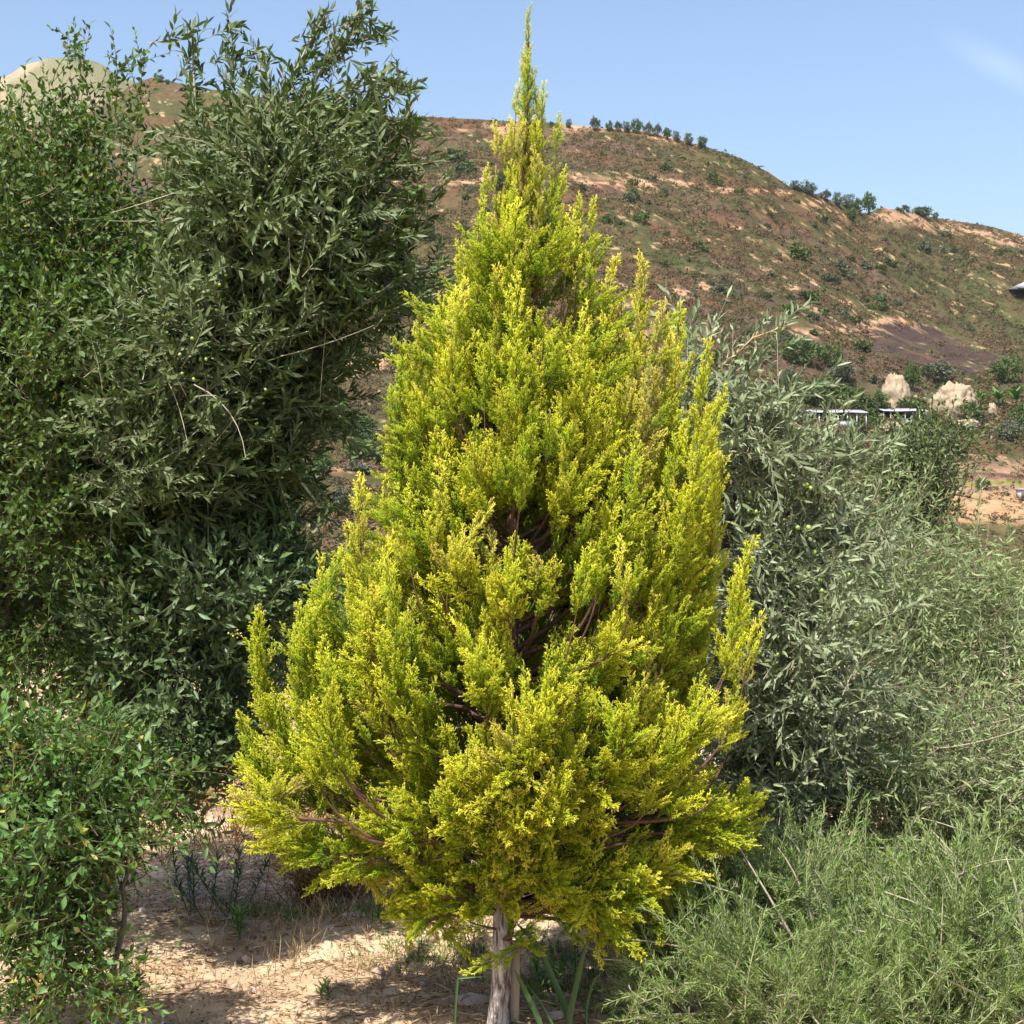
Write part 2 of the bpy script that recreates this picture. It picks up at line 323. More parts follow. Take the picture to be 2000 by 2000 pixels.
def terrain_mat(name, near=False):
    m, n = mat(name); a = n.nodes.new('ShaderNodeAttribute'); a.attribute_name = 'tint'
    tcn = n.nodes.new('ShaderNodeTexCoord')
    n1 = n.nodes.new('ShaderNodeTexNoise'); n1.inputs['Scale'].default_value = 0.9 if not near else 14; n1.inputs['Detail'].default_value = 8; n1.inputs['Roughness'].default_value = 0.7
    n.links.new(tcn.outputs['Object'], n1.inputs['Vector'])
    r = n.nodes.new('ShaderNodeMapRange'); r.inputs['From Min'].default_value = 0.3; r.inputs['From Max'].default_value = 0.7; r.inputs['To Min'].default_value = 0.62; r.inputs['To Max'].default_value = 1.35
    n.links.new(n1.outputs[0], r.inputs[0])
    v = n.nodes.new('ShaderNodeVectorMath'); v.operation = 'SCALE'; n.links.new(a.outputs['Color'], v.inputs[0]); n.links.new(r.outputs[0], v.inputs['Scale'])
    p = n.nodes.new('ShaderNodeBsdfPrincipled'); p.inputs['Roughness'].default_value = 0.95; p.inputs['Specular IOR Level'].default_value = 0.15
    b = n.nodes.new('ShaderNodeBump'); b.inputs['Strength'].default_value = 0.6; b.inputs['Distance'].default_value = 0.5 if not near else 0.02
    n.links.new(n1.outputs[0], b.inputs['Height']); n.links.new(b.outputs[0], p.inputs['Normal'])
    n.links.new(v.outputs[0], p.inputs['Base Color']); o = n.nodes.new('ShaderNodeOutputMaterial'); n.links.new(p.outputs[0], o.inputs['Surface']); return m
M['hill'] = terrain_mat('hill_earth'); M['soil'] = terrain_mat('dry_garden_soil', True)

def grid_faces(a, b):
    i, j = np.meshgrid(np.arange(a - 1), np.arange(b - 1), indexing='ij'); k = (i * b + j).ravel()
    return np.stack([k, k + 1, k + b + 1, k + b], 1)
# hill sheet: fan of bearings by distances
U = np.concatenate([np.linspace(-1.6, -0.36, 60)[:-1], np.linspace(-0.36, 0.36, 620), np.linspace(0.36, 1.6, 60)[1:]])
YY = np.concatenate([np.linspace(14, 110, 60)[:-1], np.linspace(110, 545, 560), np.linspace(546, 760, 50), np.array([900, 1200, 1800, 2600, 4000])])
gu, gy = np.meshgrid(U, YY, indexing='xy'); X = gu * gy; Z = hz(X, gy) - 0.06
c = hill_colour(X, gy, Z)
c[gy < 100] = np.array([0.20, 0.14, 0.08])
o = build('hill', np.stack([X, gy, Z], -1).reshape(-1, 3), grid_faces(len(YY), len(U))[:, ::-1], M['hill'], attrs={'tint': c.reshape(-1, 3)}, smooth=True); tag(o, kind='structure')
# pale far hill on the left
P2 = np.array([(-2500, 900), (-1200, 500), (-500, 262), (-200, 195), (0, 150), (22, 140), (45, 124), (70, 117), (100, 110), (128, 112), (150, 111), (178, 117), (200, 124), (214, 136), (235, 150), (300, 170), (500, 240), (900, 420), (1600, 700)], float)
U2 = np.linspace(-1.1, 0.1, 260); Y2 = np.linspace(640, 1100, 160); gu, gy = np.meshgrid(U2, Y2, indexing='xy'); X = gu * gy; px = 1000 + gu * F
tr = (1000 - np.interp(px + (fbm(gu * 60, gu * 0, 5, 3) - .5) * 20, P2[:, 0], P2[:, 1])) / F; s_ = np.clip((gy - 640) / 300, 0, 1)
Z = CAMZ + gy * (tr * (0.05 + 0.95 * s_ ** 0.7)) + (fbm(X / 60, gy / 60, 91, 5, 0.55) - .5) * 30 * (1 - 0.8 * sstep(0.8, 1, s_)); Z = np.where(gy > 940, Z.max(axis=0)[None] * 0 + (CAMZ + 940 * tr) - (gy - 940) * 0.5, Z)
c1 = np.array([0.18, 0.165, 0.09]); c2 = np.array([0.33, 0.26, 0.17]); c3 = np.array([0.12, 0.13, 0.065]); q = fbm(X / 40, gy / 50, 95, 5, 0.6)
c = c1 + (c2 - c1) * sstep(0.45, 0.6, q)[..., None]; c = c + (c3 - c) * (sstep(0.52, 0.62, fbm(X / 18, gy / 24, 97, 4)) * 0.8)[..., None]
o = build('distant_hill', np.stack([X, gy, Z], -1).reshape(-1, 3), grid_faces(len(Y2), len(U2))[:, ::-1], M['hill'], attrs={'tint': c.reshape(-1, 3)}, smooth=True); tag(o, kind='structure')
# near ground
def gz(x, y):
    lip = 0.05 * np.exp(-((y - 6.35 - 0.12 * np.sin(x * 2.1)) / 0.22) ** 2) - 0.07 * sstep(6.4, 6.9, y) * sstep(9.6, 7.6, y)
    return zbase(y) + lip + (fbm(x * 0.9, y * 0.9, 101, 4) - 0.5) * 0.12 + (fbm(x * 6, y * 6, 105, 4) - 0.5) * 0.05 + (fbm(x * 25, y * 25, 109, 3) - 0.5) * 0.024
def sinhsp(n, R, a): t = np.linspace(-1, 1, n); return R * np.sinh(a * t) / np.sinh(a)
gx = sinhsp(460, 40, 4.6); gyv = np.concatenate([np.linspace(-30, 3, 24)[:-1], np.linspace(3, 10, 380), np.linspace(10, 22, 40)[1:]])
X, Yg = np.meshgrid(gx, gyv, indexing='xy'); Z = gz(X, Yg)
q = fbm(X * 1.3, Yg * 1.3, 111, 5, 0.6); q2 = fbm(X * 9, Yg * 9, 115, 4, 0.65)
a_, b_, d_ = np.array([0.44, 0.305, 0.19]), np.array([0.54, 0.405, 0.26]), np.array([0.25, 0.16, 0.095])
c = a_ + (b_ - a_) * sstep(0.4, 0.6, q)[..., None]; c = c + (d_ - c) * (sstep(0.5, 0.68, q2) * 0.7)[..., None]
o = build('ground', np.stack([X, Yg, Z], -1).reshape(-1, 3), grid_faces(len(gyv), len(gx)), M['soil'], attrs={'tint': c.reshape(-1, 3)}, smooth=True); tag(o, kind='structure')

# ------------------------------------------------------------------ shoots (twig + leaves) prototypes
def leaf_tris(ln, wd, fold=0.25, bend=0.15, wpos=0.5):
    """one leaf along +z, width along x, folded on its midrib; 5 verts"""
    V = np.array([(0, 0, 0), (-wd / 2, fold * wd, ln * wpos), (0, 0, ln * wpos), (wd / 2, fold * wd, ln * wpos), (0, -bend * ln, ln)])
    return V, np.array([(0, 2, 1), (0, 3, 2), (1, 2, 4), (2, 3, 4)])
def leaf6(ln, wd, fold=0.2, bend=0.2):
    V = np.array([(0, 0, 0), (-wd * .42, fold * wd, ln * .28), (0, 0, ln * .3), (wd * .42, fold * wd, ln * .28), (-wd * .5, fold * wd - .3 * bend * ln, ln * .58), (0, -.3 * bend * ln, ln * .6), (wd * .5, fold * wd - .3 * bend * ln, ln * .58), (0, -bend * ln, ln)])
    return V, np.array([(0, 2, 1), (0, 3, 2), (1, 2, 5), (1, 5, 4), (2, 3, 6), (2, 6, 5), (4, 5, 7), (5, 6, 7)])
def shoot(rs, L=0.25, nl=12, leaf=(0.05, 0.011), ang=50, opp=True, curve=0.15, tw=0.0016, big=False, jit=0.25, twk=3):
    """curved twig along +z with leaves; returns twig (V,T), leaf (V,T,attrs)"""
    side = norm(rs.normal(size=3) * [1, 1, 0.0]); P = bez(np.zeros(3), np.array([0, 0, L * .5]), np.array([0, 0, L]) + side * L * curve, 6)
    tv, tt = tube(P, np.linspace(tw, tw * 0.45, 6), twk); g = Geo(); roll = rs.uniform(0, 6.28)
    for i in range(nl):
        t = 0.12 + 0.88 * i / max(nl - 1, 1); k = min(int(t * 5), 4); f = t * 5 - k; p = P[k] * (1 - f) + P[k + 1] * f; d = norm(P[k + 1] - P[k])
        for sgn in ((0, math.pi) if opp else (rs.uniform(0, 0.8) + i * 2.4,)):
            a = roll + i * 1.571 + sgn + rs.normal() * 0.3 if opp else sgn
            an = math.radians(ang * (1 - 0.45 * t) * rs.uniform(0.6, 1.3)); x, y = frames(d[None], roll=np.zeros(1))[0].T[:2]
            o_ = math.cos(a) * x + math.sin(a) * y; ld = norm(d * math.cos(an) + o_ * math.sin(an))
            ln = leaf[0] * rs.uniform(0.65, 1.15); wd = leaf[1] * rs.uniform(0.8, 1.2)
            lv, lt = (leaf6 if big else leaf_tris)(ln, wd, rs.uniform(0.0, 0.35), rs.uniform(-0.05, 0.3))
            nrm = norm(d - ld * np.dot(d, ld) + rs.normal(size=3) * jit); nrm = norm(nrm - ld * np.dot(nrm, ld)); xx = np.cross(nrm, ld)
            Rm = np.stack([xx, nrm, ld], 1); g.add(lv @ Rm.T + p, lt, rnd=rs.uniform(-0.3, 0.3))
    return (tv, tt), g.out()
def blob_points(rs, blobs, n, surf=0.55, clump=0, cr=0.12):
    """points in a union of ellipsoids, biased to the surface, gathered round clump centres; returns P, outward"""
    B = np.array(blobs, float); vol = (B[:, 3] * B[:, 4] * B[:, 5]) ** 0.75; k = rs.choice(len(B), n, p=vol / vol.sum())
    if clump:
        kc = rs.choice(len(B), clump, p=vol / vol.sum()); d = norm(rs.normal(size=(clump, 3))); r = rs.uniform(0.35, 1, clump) ** 0.5
        C = B[kc, :3] + d * r[:, None] * B[kc, 3:6]; j = rs.randint(clump, size=n); k = kc[j]
        P = C[j] + rs.normal(size=(n, 3)) * cr
    else:
        d = norm(rs.normal(size=(n, 3))); r = rs.uniform(0, 1, n) ** (surf / 2); P = B[k, :3] + d * r[:, None] * B[k, 3:6]
    O = norm((P - B[k, :3]) / B[k, 3:6]); return P, O
def PB(px, py, Y, rx, ry, rd=None):
    """ellipsoid blob measured on the photograph: centre px,py at distance Y, radii in px, depth radius in m"""
    c_ = at(px, py, Y); s_ = Y / F; return (*c_, rx * s_, rd if rd else (rx + ry) / 2 * s_, ry * s_)
def crown(root, name, rs, blobs, n, protos, mleaf, mtwig, up=0.5, outw=1.0, rnd=0.5, scale=(0.75, 1.2), surf=0.5, clump=0, cr=0.1, extra=None, twig_name='twigs', rfun=None, zmin=0.03, short=None):
    gl, gt = Geo(), Geo(); P, O = blob_points(rs, blobs, n, surf, clump, cr)
    D = norm(O * outw + np.array([0, 0, up]) + rs.normal(size=(n, 3)) * rnd)
    if extra is not None:
        eP, eD = extra; P = np.concatenate([P, eP]); D = np.concatenate([D, norm(eD)])
    N = len(P); S = rs.uniform(*scale, N); Rn = np.clip(rs.beta(2.2, 2.2, N), 0, 1)
    P = P - D * 0.1 * S[:, None]; P[:, 2] = np.maximum(P[:, 2], zmin)
    k = rs.randint(len(protos), size=N)
    if short is not None and extra is not None: protos = protos + short; k[n:] = len(protos) - len(short) + rs.randint(len(short), size=N - n)
    Fm = frames(D, rs) * S[:, None, None]
    for i, ((tv, tt), (lv, lt, la)) in enumerate(protos):
        s_ = k == i
        if not s_.any(): continue
        V, T, A = place(lv, lt, Fm[s_], P[s_], la, r0=Rn[s_]); gl.add(V, T, rnd=np.clip(A['r0'] + A['rnd'], 0, 1))
        V, T, A = place(tv, tt, Fm[s_], P[s_]); gt.add(V, T)
    gl.build(name, mleaf, root); gt.build(twig_name, mtwig, root); return P, D
def skeleton(root, rs, base, r0, forks, mbark, name='trunk', bname='limb', k=7, wob=0.05):
    """trunk to a fork point, then limbs to the given points; every limb its own part"""
    base = np.array(base, float); fork = np.array(forks[0], float)
    P = bez(base, (base + fork) / 2 + rs.normal(size=3) * [wob, wob, 0], fork, 12); P[1:-1] += rs.normal(size=(10, 3)) * 0.006
    V, T = tube(P, np.linspace(r0 * 1.2, r0 * 0.8, 12), 10); build(name, V, T, mbark, root, smooth=True)
    for q in forks[1:]:
        q = np.array(q, float); L_ = np.linalg.norm(q - fork); P = bez(fork - (fork - base) * 0.06, (fork + q) / 2 + np.array([0, 0, 0.12 * L_]) + rs.normal(size=3) * 0.08 * L_, q, 14)
        P[1:] += rs.normal(size=(13, 3)) * 0.006; g = Geo(); V, T = tube(P, np.linspace(r0 * 0.6, r0 * 0.1, 14), k); g.add(V, T)
        for j in range(5):
            s0 = P[4 + j * 2 - (j > 3)]; e = s0 + norm(rs.normal(size=3) + (q - fork) / L_ * 1.0) * L_ * rs.uniform(0.12, 0.28)
            V, T = tube(bez(s0, (s0 + e) / 2 + rs.normal(size=3) * 0.03, e, 8), np.linspace(r0 * 0.13, r0 * 0.04, 8), 5); g.add(V, T)
        g.build(bname, mbark, root, smooth=True)

# ------------------------------------------------------------------ the golden cypress
CY = 5.0; px2m = CY / F
SIL = np.array([(15, 1032, 1034), (90, 1018, 1050), (180, 1000, 1078), (260, 960, 1102), (390, 928, 1145), (500, 918, 1172), (570, 890, 1195), (640, 792, 1345), (720, 742, 1395), (880, 725, 1432),
                (980, 668, 1442), (1090, 635, 1480), (1190, 462, 1502), (1290, 452, 1512), (1420, 422, 1518), (1550, 440, 1512), (1640, 550, 1470), (1700, 745, 1385), (1780, 760, 1372), (1830, 880, 1240), (1870, 930, 1060)], float)
def axis_x(z):
    py = 1000 - (z - CAMZ) / px2m; return (973 + 59 * (2015 - py) / 2000 - 1000) * px2m
def env(z, az):
    py = 1000 - (z - CAMZ) / px2m; l = np.interp(py, SIL[:, 0], SIL[:, 1]); r = np.interp(py, SIL[:, 0], SIL[:, 2]); ax = axis_x(z) / px2m + 1000
    L_, R_ = (ax - l) * px2m, (r - ax) * px2m; c_ = math.cos(az); side = R_ if c_ > 0 else L_; fb = 0.5 * (L_ + R_) * (0.55 + 0.35 * sstep(0.75, 1.2, z))
    return 1 / math.sqrt((c_ / side) ** 2 + (math.sin(az) / fb) ** 2)
def conifer_plume(rs, L=0.2, nb=15, fat=0.42):
    B, D, Ln, R, Tp = [], [], [], [], []
    bendd = norm(rs.normal(size=3) * [1, 1, 0]); P = bez(np.zeros(3), np.array([0, 0, L * .5]), np.array([0, 0, L]) + bendd * L * rs.uniform(0.03, 0.18), 12); Tn = norm(np.gradient(P, axis=0))
    twig = tube(P, np.linspace(0.0019, 0.0009, 12), 4)
    roll = rs.uniform(0, 6.28); flat = rs.uniform(0.0, 0.5)
    for i in range(nb):
        t = 0.04 + 0.93 * (i + rs.uniform(-.3, .3)) / nb; t = min(max(t, 0), 0.99); k = min(int(t * 11), 10); p = P[k] + (P[k + 1] - P[k]) * (t * 11 - k); d = Tn[k]
        fr = frames(d[None], roll=np.zeros(1))[0]; a = roll + i * 2.4 + rs.normal() * .3
        o_ = math.cos(a) * fr[:, 0] + math.sin(a) * fr[:, 1] * (1 - flat); an = math.radians(rs.uniform(22, 40)); d1 = norm(d * math.cos(an) + o_ * math.sin(an))
        l1 = L * fat * (1 - t) ** 0.75 * rs.uniform(0.75, 1.15) + 0.014; l1 *= min(1, 0.55 + t * 3)
        up = norm(np.cross(d1, d)); m1 = max(int(l1 / 0.0064), 2)
        B.append(p); D.append(d1); Ln.append(l1); R.append(0.0015); Tp.append(0.2 + 0.4 * t)
        for j in range(m1):
            s1 = 0.10 + 0.85 * (j + rs.uniform(0, .6)) / m1; d1c = norm(d1 + d * 0.35 * s1); p1 = p + d1c * l1 * s1; sg = 1 if j % 2 else -1
            an2 = math.radians(rs.uniform(20, 38)); sd = norm(np.cross(up, d1c) * rs.uniform(0.6, 1) + up * rs.normal() * 0.7) * sg; d2 = norm(d1c * math.cos(an2) + sd * math.sin(an2) + d * 0.15)
            l2 = (0.009 + 0.34 * l1 * (1 - s1)) * rs.uniform(0.7, 1.2); tp = np.clip(0.14 + 0.48 * t + 0.42 * s1, 0, 1)
            B.append(p1); D.append(d2); Ln.append(l2); R.append(rs.uniform(0.0012, 0.0017)); Tp.append(tp)
            for sg2 in (-1, 1):
                s2 = rs.uniform(0.3, 0.7); d3 = norm(d2 + norm(np.cross(up, d2) + rs.normal(size=3) * .3) * sg2 * rs.uniform(0.3, 0.6)); B.append(p1 + d2 * l2 * s2); D.append(d3); Ln.append(l2 * rs.uniform(0.4, 0.65) + 0.003); R.append(0.0013); Tp.append(min(tp + 0.12, 1))
    B, D, Ln, R, Tp = map(np.array, (B, D, Ln, R, Tp)); V, T = cones(B, D, Ln, R, rs)
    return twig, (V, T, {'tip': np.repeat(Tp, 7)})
rs = RS(11)
plumes = [conifer_plume(rs, rs.uniform(0.18, 0.24), 14 + rs.randint(5), rs.uniform(0.26, 0.40)) for _ in range(9)]
root = empty('golden_cypress', (axis_x(0), CY, 0), 'tall yellow-green conical cypress with feathery upright sprays and a pale bare trunk, in the centre', 'tree')
# trunk: leaning up to the leader, ridged bark
zz = np.concatenate([np.linspace(-0.06, 0.6, 46), np.linspace(0.62, 3.1, 60)]); P = np.stack([axis_x(zz) + 0.006 * np.sin(zz * 7), CY + 0.01 * np.sin(zz * 4 + 1), zz], 1)
Rr = np.interp(zz, [-0.06, 0.0, 0.1, 0.5, 1.2, 2.2, 3.1], [0.046, 0.036, 0.031, 0.028, 0.022, 0.011, 0.0012]); V, T = tube(P, Rr, 40)
a = np.tile(np.arange(40) / 40 * 2 * np.pi, len(zz)); zq = np.repeat(zz, 40); rr = np.repeat(Rr, 40); c0 = np.repeat(P, 40, axis=0)
V = c0 + (V - c0) * (1 + (fbm(np.cos(a) * 5 + 10, np.sin(a) * 5 + zq * 4, 7, 4, 0.7) - 0.5) * 0.5)[:, None]; hi = T[:, 0] // 40 >= 46
lo = build('trunk', V, T[~hi], M['cy_trunk'], root, smooth=True)
build('leader', V, T[hi], M['cy_twig'], root, smooth=True)
gl, gw = Geo(), Geo(); O_, D_, S_, R_ = [], [], [], []
limbs = []
zs = []
# limb tips: denser where the crown is wider; bearings by the golden angle
cand = np.linspace(0.80, 2.85, 400); wgt = np.array([env(z, 0.0) + env(z, math.pi) + 0.10 for z in cand]); cdf = np.cumsum(wgt) / wgt.sum()
NL = 118
for i in range(NL):
    z = np.interp((i + 0.5) / NL, cdf, cand) + rs.normal() * 0.03; az = i * 2.39996 + rs.normal() * 0.25; limbs.append((z - 0.03, az, rs.uniform(0.62, 0.98)))
for i in range(38):
    limbs.append((rs.uniform(2.15, 2.98), i * 2.39996, rs.uniform(0.7, 1.0)))
# sprays that stand out on the outline of the photograph
for (tx, ty) in ((1275, 545), (1208, 552), (1362, 592), (885, 553), (795, 634), (755, 686), (1422, 765), (1432, 850), (1335, 640), (1385, 700), (1400, 800), (1410, 900), (1375, 850), (1435, 930), (1450, 1060), (1300, 610), (1240, 600), (673, 935), (725, 950), (1445, 1000), (1475, 1120), (1484, 1215), (470, 1195), (548, 1180), (595, 1122), (437, 1420),
                 (1500, 1490), (1480, 1640), (455, 1530), (958, 252), (930, 330), (1110, 335), (1102, 240), (1150, 385), (1176, 408), (920, 465), (1075, 190), (1000, 190), (745, 1735), (1378, 1740), (1300, 1800), (800, 1790), (560, 1620), (880, 1780), (640, 1650), (1330, 1700), (1250, 1650)):
    p = at(tx, ty, CY); az = (0 if p[0] > axis_x(p[2]) else math.pi) + rs.normal() * 0.25; R0 = abs(p[0] - axis_x(p[2])); limbs.append((p[2], az, ('abs', R0)))
# boughs that reach towards the camera: base and tip as seen in the photograph, tip distance in front of the trunk
for (bx_, by_, tx, ty, dd) in ((994, 930, 1010, 640, .30), (950, 930, 870, 600, .25), (932, 1035, 910, 800, .40), (1080, 1060, 1120, 840, .40), (1100, 1130, 1275, 930, .38), (1120, 1010, 1200, 780, .30), (960, 1160, 878, 1070, .55), (1010, 1240, 990, 1090, .58), (985, 1330, 1265, 1150, .55), (700, 1420, 575, 1150, .25), (760, 1380, 700, 1110, .35),
                       (840, 1260, 860, 1090, .40), (1010, 1500, 1045, 1390, .62), (950, 1540, 900, 1420, .60), (1150, 1500, 1240, 1390, .5), (900, 1380, 930, 1290, .58), (960, 1740, 755, 1700, .10), (980, 1690, 880, 1650, .22), (1010, 1720, 1370, 1730, .12), (1010, 1700, 1290, 1620, .30), (1000, 1640, 1100, 1500, .55), (830, 1640, 640, 1560, .42), (700, 1600, 480, 1540, .25), (1250, 1600, 1440, 1500, .3),
                       (980, 1830, 1010, 1800, .10), (970, 1810, 900, 1790, .08), (985, 1830, 1040, 1850, .12), (1000, 1760, 1190, 1780, .10), (1000, 1740, 1240, 1720, .18), (960, 1760, 820, 1770, .10), (1020, 1700, 1120, 1680, .12), (960, 1700, 1000, 1650, .22), (1100, 1740, 1340, 1640, .25), (900, 1740, 790, 1640, .2)):
    p_ = at(tx, ty, CY - dd); q_ = at(bx_, by_, CY - dd * 0.25); tr_ = np.array([axis_x(q_[2]), CY, q_[2] - 0.02]); q_ = q_ * 0.35 + tr_ * 0.65; limbs.append((p_[2], 0.0, ('front', float(np.linalg.norm((p_ - tr_)[:2])), q_, p_)))
# the low lobes left and right of the trunk and the bright one in front of it
for cx_, cy_, rx_, ry_, dd0, nn_ in ((830, 1710, 85, 42, .05, 14), (1240, 1705, 95, 58, .08, 17), (1010, 1490, 110, 70, .50, 10), (1150, 1480, 60, 50, .42, 5), (985, 1690, 60, 60, .12, 9), (620, 1530, 110, 45, .15, 7), (1380, 1560, 70, 40, .1, 6), (1120, 1620, 80, 60, .25, 6)):
    for _ in range(nn_):
        p_ = at(cx_ + rs.normal() * rx_ * .6, cy_ + rs.normal() * ry_ * .6, CY - dd0 - rs.normal() * .10); z_ = min(max(p_[2] - 0.12, 0.36), 0.75 if p_[2] < 0.8 else 1.0); tr_ = np.array([axis_x(z_), CY, z_]); limbs.append((min(p_[2], 0.74), 0.0, ('front', max(float(np.linalg.norm((p_ - tr_)[:2])), .05), tr_, p_)))
for z, az, q in limbs:
    front = isinstance(q, tuple) and q[0] == 'front'
    R0 = q[1] / max(abs(math.cos(az)), 0.7) if isinstance(q, tuple) and not front else (q[1] if front else max(env(z, az) * q - 0.03, 0.03))
    hfac = np.interp(z, [0.45, 0.6, 0.9, 1.4, 2.0, 2.5, 3.1], [0.05, 0.25, 0.55, 0.95, 1.5, 2.6, 4.0]); z0 = max(z - R0 * hfac - 0.05, 0.46 + rs.uniform(0, 0.12)); z0 = min(z0, z + 0.02)
    o3 = np.array([math.cos(az), math.sin(az), 0]); p0 = np.array([axis_x(z0), CY, z0]); p2 = np.array([axis_x(z), CY, z]) + o3 * R0
    if front: p0, z0 = q[2], q[2][2]; p2 = q[3]; o3 = norm((p2 - p0) * [1, 1, 0])
    if isinstance(q, tuple) and not front and 0.75 < z < 2.3: p2 = p2 - [0, 0, 0.075]
    p2 = p2 - norm(p2 - p0 + [0, 0, 0.1 * (np.linalg.norm(p2 - p0) > 0.35)]) * min(0.11, 0.3 * np.linalg.norm(p2 - p0))
    p1 = p0 + o3 * R0 * 0.88 + np.array([0, 0, (z - z0) * (0.22 if z > 0.7 else 0.6)]) + rs.normal(size=3) * 0.02 * min(1, R0 * 3)
    Lb = np.linalg.norm(p2 - p0); n = max(int(Lb / 0.03), 6); P = bez(p0, p1, p2, n); Tn = norm(np.gradient(P, axis=0))
    rb = 0.0035 + 0.011 * Lb * (0.6 if z > 1.8 else 1)
    V, T = tube(P, np.linspace(min(rb, 0.009), 0.0010, n), 6)
    build('branch', V, T, M['cy_twig'], root, smooth=True)
    fr = frames(Tn, roll=np.zeros(n)); hue = rs.normal() * 0.2
    m = max(int(Lb / 0.027), 5); s0 = 0.22 if Lb > 0.35 else 0.12
    for j in range(m + 1):
        s = s0 + (1 - s0) * (j + rs.uniform(-.3, .3)) / m if j < m else 1.0; s = min(max(s, 0.1), 1); k = min(int(s * (n - 1)), n - 2); f = s * (n - 1) - k; p = P[k] * (1 - f) + P[k + 1] * f; t = Tn[k]
        if j == m: d = t; sc = 0.95 if z < 2.5 else 0.6
        else:
            a = j * 2.4 + rs.normal() * .4; an = math.radians(rs.uniform(16, 34) if z > 0.75 else rs.uniform(26, 46)); d = norm(t * math.cos(an) + (math.cos(a) * fr[k][:, 0] + math.sin(a) * fr[k][:, 1]) * math.sin(an) + np.array([0, 0, 0.45 if z > 0.85 else 0.12]))
            sc = (1.25 - 0.75 * max(s, 0.25) ** 1.5) * rs.uniform(0.72, 1.12) * min(1, 0.45 + Lb)
            if z > 2.35: sc *= 0.72
            if z > 2.65: sc *= 0.7
        O_.append(p); D_.append(d); S_.append(sc); R_.append(np.clip(0.52 + hue + rs.normal() * 0.13 + 0.25 * (s - 0.6), 0, 1))
# small sprays straight on the leader
for j in range(46):
    z = 2.05 + 1.10 * (j / 45) ** 0.9; a = j * 2.4; t = (z - 2.05) / 1.1; d = norm([math.cos(a) * 0.42 * (1 - 0.5 * t), math.sin(a) * 0.42 * (1 - 0.5 * t), 1]); O_.append([axis_x(z), CY, z - 0.03]); D_.append(d); S_.append(0.62 - 0.38 * t); R_.append(rs.uniform(0.35, 0.7))
# older green growth filling the inside of the crown
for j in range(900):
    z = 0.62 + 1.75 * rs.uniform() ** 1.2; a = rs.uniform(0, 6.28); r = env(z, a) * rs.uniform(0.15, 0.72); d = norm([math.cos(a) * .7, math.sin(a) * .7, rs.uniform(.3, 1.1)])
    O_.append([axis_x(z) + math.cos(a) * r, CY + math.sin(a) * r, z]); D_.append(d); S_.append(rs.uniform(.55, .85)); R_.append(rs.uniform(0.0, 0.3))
O_, D_, S_, R_ = map(np.array, (O_, D_, S_, R_))
# hollows between the boughs on the near side, where the photograph shows the dark heart of the tree
keep = np.ones(len(O_), bool)
for hx, hy, rx, ry in ((1085, 610, 38, 60), (1010, 1050, 60, 45), (860, 1170, 45, 50), (1180, 1190, 75, 28), (1055, 1230, 60, 45), (940, 1400, 42, 35), (735, 1545, 70, 50), (1330, 1330, 75, 40), (1370, 1500, 60, 45), (1190, 1590, 60, 40), (940, 860, 40, 40), (1250, 1010, 35, 45), (800, 1440, 50, 35)):
    h = at(hx, hy, CY); q_ = ((O_[:, 0] - h[0]) / (rx * px2m * 1.45)) ** 2 + ((O_[:, 2] + 0.05 - h[2]) / (ry * px2m * 1.45)) ** 2; keep &= ~((q_ < 1) & (O_[:, 1] < CY + 0.02))
O_, D_, S_, R_ = O_[keep], D_[keep], S_[keep], R_[keep]; kk = rs.randint(len(plumes), size=len(O_)); Fm = frames(D_, rs) * S_[:, None, None]
for i, ((tv, tt), (lv, lt, la)) in enumerate(plumes):
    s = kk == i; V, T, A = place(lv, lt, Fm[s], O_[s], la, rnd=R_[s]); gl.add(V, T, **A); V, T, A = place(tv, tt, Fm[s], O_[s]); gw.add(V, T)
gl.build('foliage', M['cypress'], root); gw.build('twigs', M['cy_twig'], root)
print('cypress plumes', len(O_), 'tris', sum(len(t) for t in gl.T))

# ------------------------------------------------------------------ left: olive, dense tree, berry shrub, creeper
rs = RS(21)
ol_protos = [shoot(rs, rs.uniform(0.2, 0.3), 9 + rs.randint(5), (0.052, 0.0115), 52, True, 0.2, 0.0016, big=True) for _ in range(8)]
ol_short = [shoot(rs, rs.uniform(0.09, 0.14), 5 + rs.randint(2), (0.050, 0.0115), 48, True, 0.15, 0.0014, big=True) for _ in range(5)]
root = empty('olive_tree', (-1.95, 6.3, 0), 'tall dark olive tree left of the cypress, its long leafy shoots reaching into the sky', 'tree')
bl = [PB(560, 420, 5.8, 150, 160, .5), PB(450, 690, 5.8, 150, 190, .6), PB(750, 540, 5.8, 70, 45, .3), PB(310, 850, 5.9, 200, 190, .55), PB(510, 820, 5.8, 65, 110, .35), PB(660, 300, 5.7, 50, 55, .2), PB(440, 370, 5.8, 65, 130, .35), PB(610, 520, 5.8, 130, 60, .4), PB(420, 1040, 6.2, 120, 110, .4)]
eP, eD = [], []; SPN = 1.5
def spray(path, Yd, n, out_=0.6):
    """leafy shoots along a drawn-out branch"""
    P = np.array([at(x, y, Yd + dz) for x, y, dz in path]); n = int(n * SPN); t = np.linspace(0, len(P) - 1, n); k = np.minimum(t.astype(int), len(P) - 2); f = (t - k)[:, None]; Q = P[k] * (1 - f) + P[k + 1] * f; d = norm(P[k + 1] - P[k])
    eP.append(Q + rs.normal(size=Q.shape) * 0.02); eD.append(norm(d + rs.normal(size=Q.shape) * out_ * 1.0)); return P
